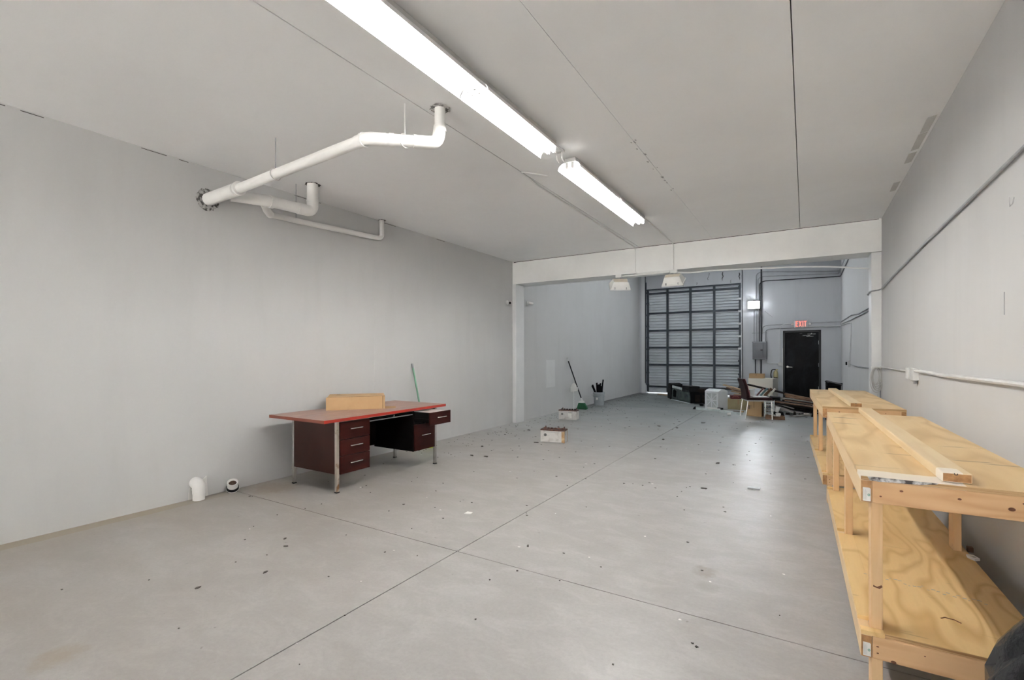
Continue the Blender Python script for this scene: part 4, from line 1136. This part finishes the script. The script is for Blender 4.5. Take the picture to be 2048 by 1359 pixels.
# local x runs left to right across the front; origin at the front right corner
bd_ = MB().box(-w_, 0, .012, d_, .0, h_).build('body', 'white_cab', wc, bevel=.003)
lid = [(0.0, h_), (d_, h_)] + [(d_*(1-k/8), h_+.055*math.sin(math.pi*k/8)) for k in range(1, 8)]
MB().prism(lid, -w_, 0, 'yz').build('lid', 'white_cab', wc)
pan = MB().box(-w_+.04, -.04, .004, .0118, .04, h_-.04).build('door_glass', 'frost', wc)
dfr = MB().box(-w_, -w_+.05, -.006, .0115, 0, h_).box(-.05, 0, -.006, .0115, 0, h_).box(-w_+.05, -.05, -.006, .0115, 0, .05).box(-w_+.05, -.05, -.006, .0115, h_-.05, h_).build('door_frame', 'white_cab', wc)
cx, cz = -w_/2, h_/2
for k in range(4):
    a = k*math.pi/4
    hl = .155 if k % 2 == 0 else .205
    o = MB().obox((cx, .0, cz), ((math.cos(a), 0, math.sin(a)), (0, 1, 0), (-math.sin(a), 0, math.cos(a))), (hl*(.92 if k == 0 else 1.1 if k == 2 else 1), .0045, .011)).build('lattice_bar', 'white_cab', wc)
# wrecked dark machine cabinet left of it
L0 = Vector((-3.52, 14.98, 0)); L1 = Vector((-2.74, 13.92, 0)); dd = (L1-L0); LL = dd.length
mc = thing('broken_machine', 'toppled black machine with grey green panel before loading door', 'machine', L0, math.atan2(dd.y, dd.x))
MB().prism([(.10, .0), (LL-.02, .02), (LL, .12), (LL-.05, .36), (.16, .36), (.06, .14)], .0, .02, 'xz').build('front_panel', 'grey_green', mc)
MB().prism([(.22, .10), (.42, .10), (.46, .28), (.30, .33), (.22, .28)], -.006, .0, 'xz').build('torn_opening', 'black_matte', mc)
MB().box(.50, LL-.14, -.012, .0, .06, .31).build('raised_plate', 'grey_green', mc, bevel=.01)
MB().box(.08, LL, .021, .40, .01, .32).build('body', 'black_matte', mc, bevel=.01)
MB().prism([(-.16, .02), (.10, 0), (.12, .20), (.14, .47), (-.09, .50), (-.17, .28)], -.03, .34, 'xz').build('end_cheek', 'black_plastic', mc, bevel=.03)
for k in range(5):
    MB().tube([(-.10+.05*k, -.034, .06), (-.09+.045*k, -.034, .42)], .006, 5).build('cheek_rib', 'conduit_dark', mc)
MB().prism([(.16, .365), (LL*.62, .345), (LL*.62, .40), (.16, .43)], -.01, .03, 'xz').build('light_rail', 'pale_strip', mc)
MB().box(LL*.62, LL-.02, .0, .30, .30, .475).build('motor_housing', 'black_plastic', mc, bevel=.008)
MB().lathe([(.018, 0), (.018, .02)], 10).build('bolt', 'chrome', mc, loc=(LL*.62+.02, -.002, .33), rot=(math.pi/2, 0, 0))
MB().box(.10, LL-.02, -.015, .02, -.0, .018).build('foot_rail', 'pale_strip', mc)
t = thing('dark_crate', 'charred black crate between the machine and white cabinet', 'crate', (-2.66, 14.02, 0), .05)
MB().box(0, .62, 0, .45, 0, .30).build('crate_body', 'black_matte', t, bevel=.01)
MB().prism([(.0, .30), (.30, .30), (.28, .40), (.02, .41)], .05, .40, 'xz').build('crate_top', 'soot_wood', t)
for k in range(3):
    MB().box(.03+.2*k, .17+.2*k, -.012, 0, .04, .24).build('slat', 'soot_wood', t)
MB().box(.35, .56, .05, .25, .301, .40).build('white_tin', 'white_plastic')
o = bpy.data.objects['white_tin']; o.name = 'paper_tin'; o.location = t.location; o.rotation_euler = t.rotation_euler
tag(o, 'white tin sitting on top of the charred crate', 'tin')
tag(MB().lathe([(.04, 0), (.055, .03), (.05, .07), (.02, .08)], 14).build('lamp_socket', 'black_plastic', loc=(-2.35, 13.45, 0), smooth=True), 'small black socket lying before the charred crate', 'socket')
# cream cabinet lying behind
cc = thing('cream_cabinet', 'cream laminate cabinet standing in the junk heap', 'cabinet', (-.80, 15.60, 0), -.22)
MB().box(-.66, 0, 0, .50, .0, .665).build('carcass', 'cream_panel', cc, bevel=.004)
MB().box(.0005, .008, .002, .50, .0, .665).build('side_panel', 'cream_side', cc)
MB().box(-.655, -.005, -.012, -.001, .02, .655).build('front_panel', 'cream_panel', cc, bevel=.003)
t = carton((-1.42, 15.72, .667), -.10, .38, .26, .13, 'cardboard', 'torn open cardboard carton on top of the cream cabinet', True)
# shaded clutter
tag(board('metal_sheet', '', '', (-1.46, 15.2, .22), (-1.08, 15.15, .27), .30, .02, 'steel_galv', side=(0, .35, .9)), 'bluish metal sheet propped below the cream cabinet', 'sheet')
bks = [('book', 'red_item', .022), ('book', 'teal_item', .03), ('book', 'brown_wood', .05), ('book', 'cream_panel', .03)]
x = -1.08
for i, (nm, mt, tk) in enumerate(bks):
    p0 = Vector((x+.09*i, 13.9, .30)); p1 = p0+Vector((.16, .02, .20))
    o = board(nm, ['dark red book leaning in the heap behind chair', 'teal book leaning in the heap behind chair', 'thick brown book leaning in the heap behind chair', 'cream book leaning in the heap behind chair'][i], 'book', p0, p1, .18, tk, mt, 'books leaning in the heap')
tag(MB().box(-1.45, -.55, 13.80, 14.25, 0, .27).build('storage_box', 'black_matte', bevel=.01), 'long soot blackened box under the leaning books', 'box')
t = thing('striped_tin', 'silver striped tin standing on soot blackened box', 'tin', (-1.20, 13.92, .271))
MB().lathe([(.075, 0), (.075, .19)], 18).build('tin_body', 'white_plastic', t, smooth=True)
for k in range(6):
    MB().tube([(.076*math.cos(a), .076*math.sin(a), .02) for a in (math.pi*1.1+k*.16,)]+[(.077*math.cos(math.pi*1.1+k*.16), .077*math.sin(math.pi*1.1+k*.16), .17)], .004, 4).build('stripe', 'ink_black', t)
t = thing('red_case', 'dark red case lying on the olive carton', 'case', (-1.60, 13.12, .252), .25)
MB().box(0, .24, 0, .20, 0, .09).build('case_body', 'red_item', t, bevel=.012)
MB().tube(rounded([(.05, -.004, .03), (.05, -.02, .07), (.17, -.02, .07), (.17, -.004, .03)], .02), .007, 6).build('case_handle', 'piping', t)
tag(MB().box(0, .2, 0, .10, 0, .045).build('wood_block', 'tan_wood', loc=(-1.33, 13.1, .252), rot=(0, 0, -.1), bevel=.003), 'pale wood block beside the dark red case', 'block')
# scorched timbers sloping down in front of the exit door
q = random.Random(21)
kinds = [('soot_wood', 'sooty black board in the sloping stack before exit door'), ('brown_wood', 'brown splintered board in the sloping stack before exit door'), ('grey_wood', 'grey weathered board in the sloping stack before exit door')]
layers = 0
stack = [MB().box(-.9, .05, 15.05, 15.45, 0, .10)]
for i in range(40):
    row = i % 5; lay = i // 5
    y = 12.85+row*.40+q.uniform(-.08, .08)
    zl = .014+lay*.024
    xl = -1.02+q.uniform(-.12, .12)+.07*row
    L = q.uniform(1.05, 1.35)
    slope = .11
    if 13.45 < y < 14.55:                       # these start beside the blackened box
        xl = -.49+q.uniform(0, .06); L = q.uniform(.62, .78)
    p0 = (xl, y+.10, zl+slope*L/1.2); p1 = (xl+L, y-.12+q.uniform(-.03, .03), zl)
    kk = (0, 0, 0, 2, 0, 1, 0, 0, 2, 0)[q.randrange(10)]
    board('scrap_board', kinds[kk][1], 'board', p0, p1, q.uniform(.07, .13), q.uniform(.012, .022), kinds[kk][0], 'scorched boards stacked before the exit door', bevel=0)
# long top boards following the slope
for i, (p0, p1, wid, mt, lab) in enumerate([
    ((-1.42, 15.32, .50), (-.10, 15.02, .22), .16, 'soot_wood', 'long black plank sloping across the cream cabinet'),
    ((-.95, 14.98, .24), (.22, 14.72, .06), .10, 'grey_wood', 'long grey batten on top of the sloping boards'),
    ((-.45, 14.30, .34), (.40, 14.05, .21), .13, 'brown_wood', 'long orange brown splintered board on top of stack'),
    ((-.42, 13.85, .32), (.42, 13.62, .20), .08, 'brown_wood', 'short brown splintered batten on top of stack')]):
    board('scrap_board', lab, 'board', p0, p1, wid, .035, mt, bevel=0)
board('scrap_board', 'pale board lying on the floor edge before the heap', 'board', (-.24, 12.15, .014), (.10, 12.62, .03), .10, .022, 'grey_wood')
board('scrap_board', 'grey slat slanting down in front of the black boards', 'board', (-.68, 12.9, .20), (-.20, 12.55, .05), .09, .02, 'grey_wood')
board('scrap_board', 'thin pale slat slanting across the black boards', 'board', (-.74, 12.85, .25), (-.22, 12.70, .13), .035, .02, 'grey_wood')
tag(MB().box(-.05, .05, -.04, .04, 0, .05).build('wood_block', 'cream_panel', loc=(.03, 12.55, 0), rot=(0, 0, .3)), 'small cream wood block on floor near bench foot', 'block')
# charred lumps strewn along the front of the heap
spots_ = [(-.62, 12.42), (-.44, 12.30), (-.20, 12.42), (-.02, 12.72), (.14, 12.45), (-.34, 12.55), (-.78, 12.60), (-.10, 12.58), (-1.95, 13.45), (-1.78, 13.60), (-1.02, 12.55), (-1.15, 12.75), (.16, 12.85), (-.90, 12.80), (-.55, 12.66)]
for i, (x, y) in enumerate(spots_):
    qc = random.Random(50+i); a, b_, h_ = qc.uniform(.05, .10), qc.uniform(.035, .06), qc.uniform(.04, .12)
    if y > 12.6 and x > -.9: h_ = min(h_, .06)
    pl = [(a*qc.uniform(.7, 1)*math.cos(t_), b_*qc.uniform(.7, 1)*math.sin(t_)) for t_ in [2*math.pi*k/8 for k in range(8)]]
    n8 = len(pl); m = MB()
    m._add([(p[0], p[1], 0) for p in pl]+[(p[0]*qc.uniform(.5, .85), p[1]*qc.uniform(.5, .85), h_*qc.uniform(.7, 1)) for p in pl],
           [tuple(range(n8-1, -1, -1)), tuple(range(n8, 2*n8))]+[(k, (k+1) % n8, n8+(k+1) % n8, n8+k) for k in range(n8)])
    o = m.build('charred_lump', 'soot_wood', loc=(x, y, 0), rot=(0, 0, qc.uniform(0, 3)))
    tag(o, 'charred black lump lying on floor along the junk heap', 'debris', 'charred lumps along the junk heap')
# tan boards leaning by the loading door
for i, (p0, p1, wid, lab) in enumerate([
    ((-2.06, 15.3, .47), (-1.52, 15.1, .34), .10, 'pale tan board sticking out highest beside loading door'),
    ((-1.95, 15.1, .40), (-1.46, 15.0, .28), .12, 'brown tan board below the highest board by loading door'),
    ((-1.80, 15.0, .31), (-1.40, 14.9, .26), .09, 'short tan offcut in the stack by loading door'),
    ((-1.72, 14.9, .23), (-1.35, 14.85, .22), .16, 'broad tan offcut low in the stack by loading door')]):
    board('scrap_board', lab, 'board', p0, p1, wid, .035, 'tan_wood' if i != 1 else 'brown_wood', bevel=0)
tag(MB().box(-1.75, -1.36, 14.86, 15.20, 0, .20).build('storage_box', 'soot_wood', bevel=.01), 'soot stained box under the tan offcuts', 'box')
# pale strips on the floor
for i, (p0, p1, wid, th2, mt, lab) in enumerate([
    ((-2.32, 12.58, .026), (-1.45, 12.22, .026), .06, .05, 'pale_strip', 'long pale green strip lying on the floor before white cabinet'),
    ((-1.72, 12.16, .026), (-1.22, 11.96, .026), .05, .05, 'pale_strip', 'pale strip lying on the floor beside burgundy chair'),
    ((-1.78, 12.46, .025), (-1.30, 12.34, .025), .09, .04, 'grey_wood', 'grey batten lying on the floor beside burgundy chair'),
    ((-2.02, 12.455, .067), (-1.72, 12.333, .067), .04, .03, 'white_plastic', 'white plastic offcut resting on a pale floor strip'),
    ((-1.62, 12.62, .014), (-1.25, 12.50, .014), .06, .02, 'cardboard', 'thin brown slat lying before the olive carton')]):
    board('scrap_strip', lab, 'strip', p0, p1, wid, th2, mt, bevel=0)
tag(MB().prism([(-.05, 0), (.04, 0), (.01, .075), (-.02, .05)], -.03, .03, 'xz').build('wedge', 'black_plastic', loc=(-2.36, 12.60, 0)), 'black wedge at the end of the long pale strip', 'wedge')
tag(MB().obox((-1.74, 12.36, .075), ((1, -.5, 0), (.5, 1, 0), (0, 0, 1)), (.06, .035, .02)).build('scrap_clamp', 'black_plastic'), 'black clamp lying on the pale floor strips', 'clamp')
# black cabinet behind the far bench
bc = thing('black_cabinet', 'black open cabinet standing past the benches by right wall', 'cabinet', (.36, 12.0, 0), -.10)
MB().box(0, .012, 0, .40, 0, .81).box(.268, .28, 0, .40, 0, .745).box(0, .28, .38, .40, 0, .76).build('carcass', 'black_plastic', bc)
MB().prism([(-.01, .815), (.285, .742), (.285, .730), (-.01, .800)], -.01, .41, 'xz').build('lid', 'black_plastic', bc)
MB().box(.012, .268, .02, .03, 0, .72).build('inner_panel', 'black_matte', bc)
MB().box(.272, .276, -.004, 0, .0, .73).build('edge_trim', 'steel_galv', bc)
# board flat by the loading door foot
board('scrap_board', 'flat tan board lying at the foot of loading door', 'board', (-4.25, 16.45, .02), (-3.70, 15.9, .02), .10, .03, 'tan_wood')

# ================================================================ FLOOR SCRAPS
t = thing('floor_scrap', 'white paper scrap on the open floor before the desk', 'scrap', (-2.52, 3.37, 0), .3)
MB().prism([(-.03, -.025), (.028, -.02), (.032, .022), (-.02, .028)], .0005, .006).build('scrap_sheet', 'paper_white', t)
t = thing('floor_scrap', 'thin pale grey piece lying on the floor near benches', 'scrap', (-.455, 5.52, 0), .1)
MB().prism([(-.06, -.04), (.055, -.045), (.062, .035), (-.055, .045)], .0005, .012).build('scrap_sheet', 'pale_grey_piece', t, bevel=.002)  # flat pale grey piece on the floor, dark line along one edge
MB().tube([(-.06, -.04, .012), (.055, -.045, .012)], .003, 5).build('scrap_edge', 'ink_grey', t)
spots = [(-1.97, 7.9), (-.95, 6.55), (-1.72, 3.02), (-3.36, 2.18), (-3.22, 2.10), (-2.95, 1.78), (-3.1, 1.45), (-.9, 5.25), (-3.6, 6.6), (-4.0, 8.2), (-2.4, 9.3), (-2.05, 9.25), (-1.75, 10.2), (-3.9, 5.3), (-3.7, 5.35), (-.05, 1.95), (-4.15, 5.9), (-4.3, 7.6)]
for i, (x, y) in enumerate(spots):
    s = .015 if y < 5 else .036
    qq = random.Random(i)
    poly = [(s*qq.uniform(.5, 1)*math.cos(a)*1.5, s*qq.uniform(.3, .8)*math.sin(a)) for a in [2*math.pi*k/7 for k in range(7)]]
    o = MB().prism(poly, .0003, .004+s*.12).build('floor_chip', 'joint_dirt', loc=(x, y, 0), rot=(0, 0, qq.uniform(0, 3)))
    tag(o, 'dark crumb of debris lying on the grey floor', 'debris', 'dark crumbs scattered over the floor')
# fine grit nobody could count
qq = random.Random(99); m = MB()
for i in range(520):
    if i < 260:
        x = -4.95+abs(qq.gauss(0, .55)); y = qq.uniform(5, 16.5)
    else:
        x = qq.uniform(-4.9, .1); y = qq.uniform(1.0, 15.5)
    if x > .15: continue
    s = qq.uniform(.003, .008)*(1+.12*y)
    a = qq.uniform(0, 6.28)
    poly = [(x+s*math.cos(a+k*1.57)*qq.uniform(.6, 1.6), y+s*math.sin(a+k*1.57)*qq.uniform(.6, 1.3)) for k in range(4)]
    m.prism(poly, .0003, .003)
o = m.build('floor_grit', 'joint_dirt'); o['kind'] = 'stuff'
tag(o, 'fine dark grit strewn over the concrete floor', 'grit')
m = MB()
for i in range(36):
    x = qq.uniform(-4.6, .0); y = qq.uniform(1.0, 9)
    s = qq.uniform(.003, .008)*(1+.1*y); a = qq.uniform(0, 6.28)
    m.prism([(x+s*math.cos(a+k*1.57)*qq.uniform(.6, 1.8), y+s*math.sin(a+k*1.57)) for k in range(4)], .0003, .002)
o = m.build('floor_flakes', 'paper_white'); o['kind'] = 'stuff'
tag(o, 'fine pale paint flakes strewn over the floor', 'flakes')
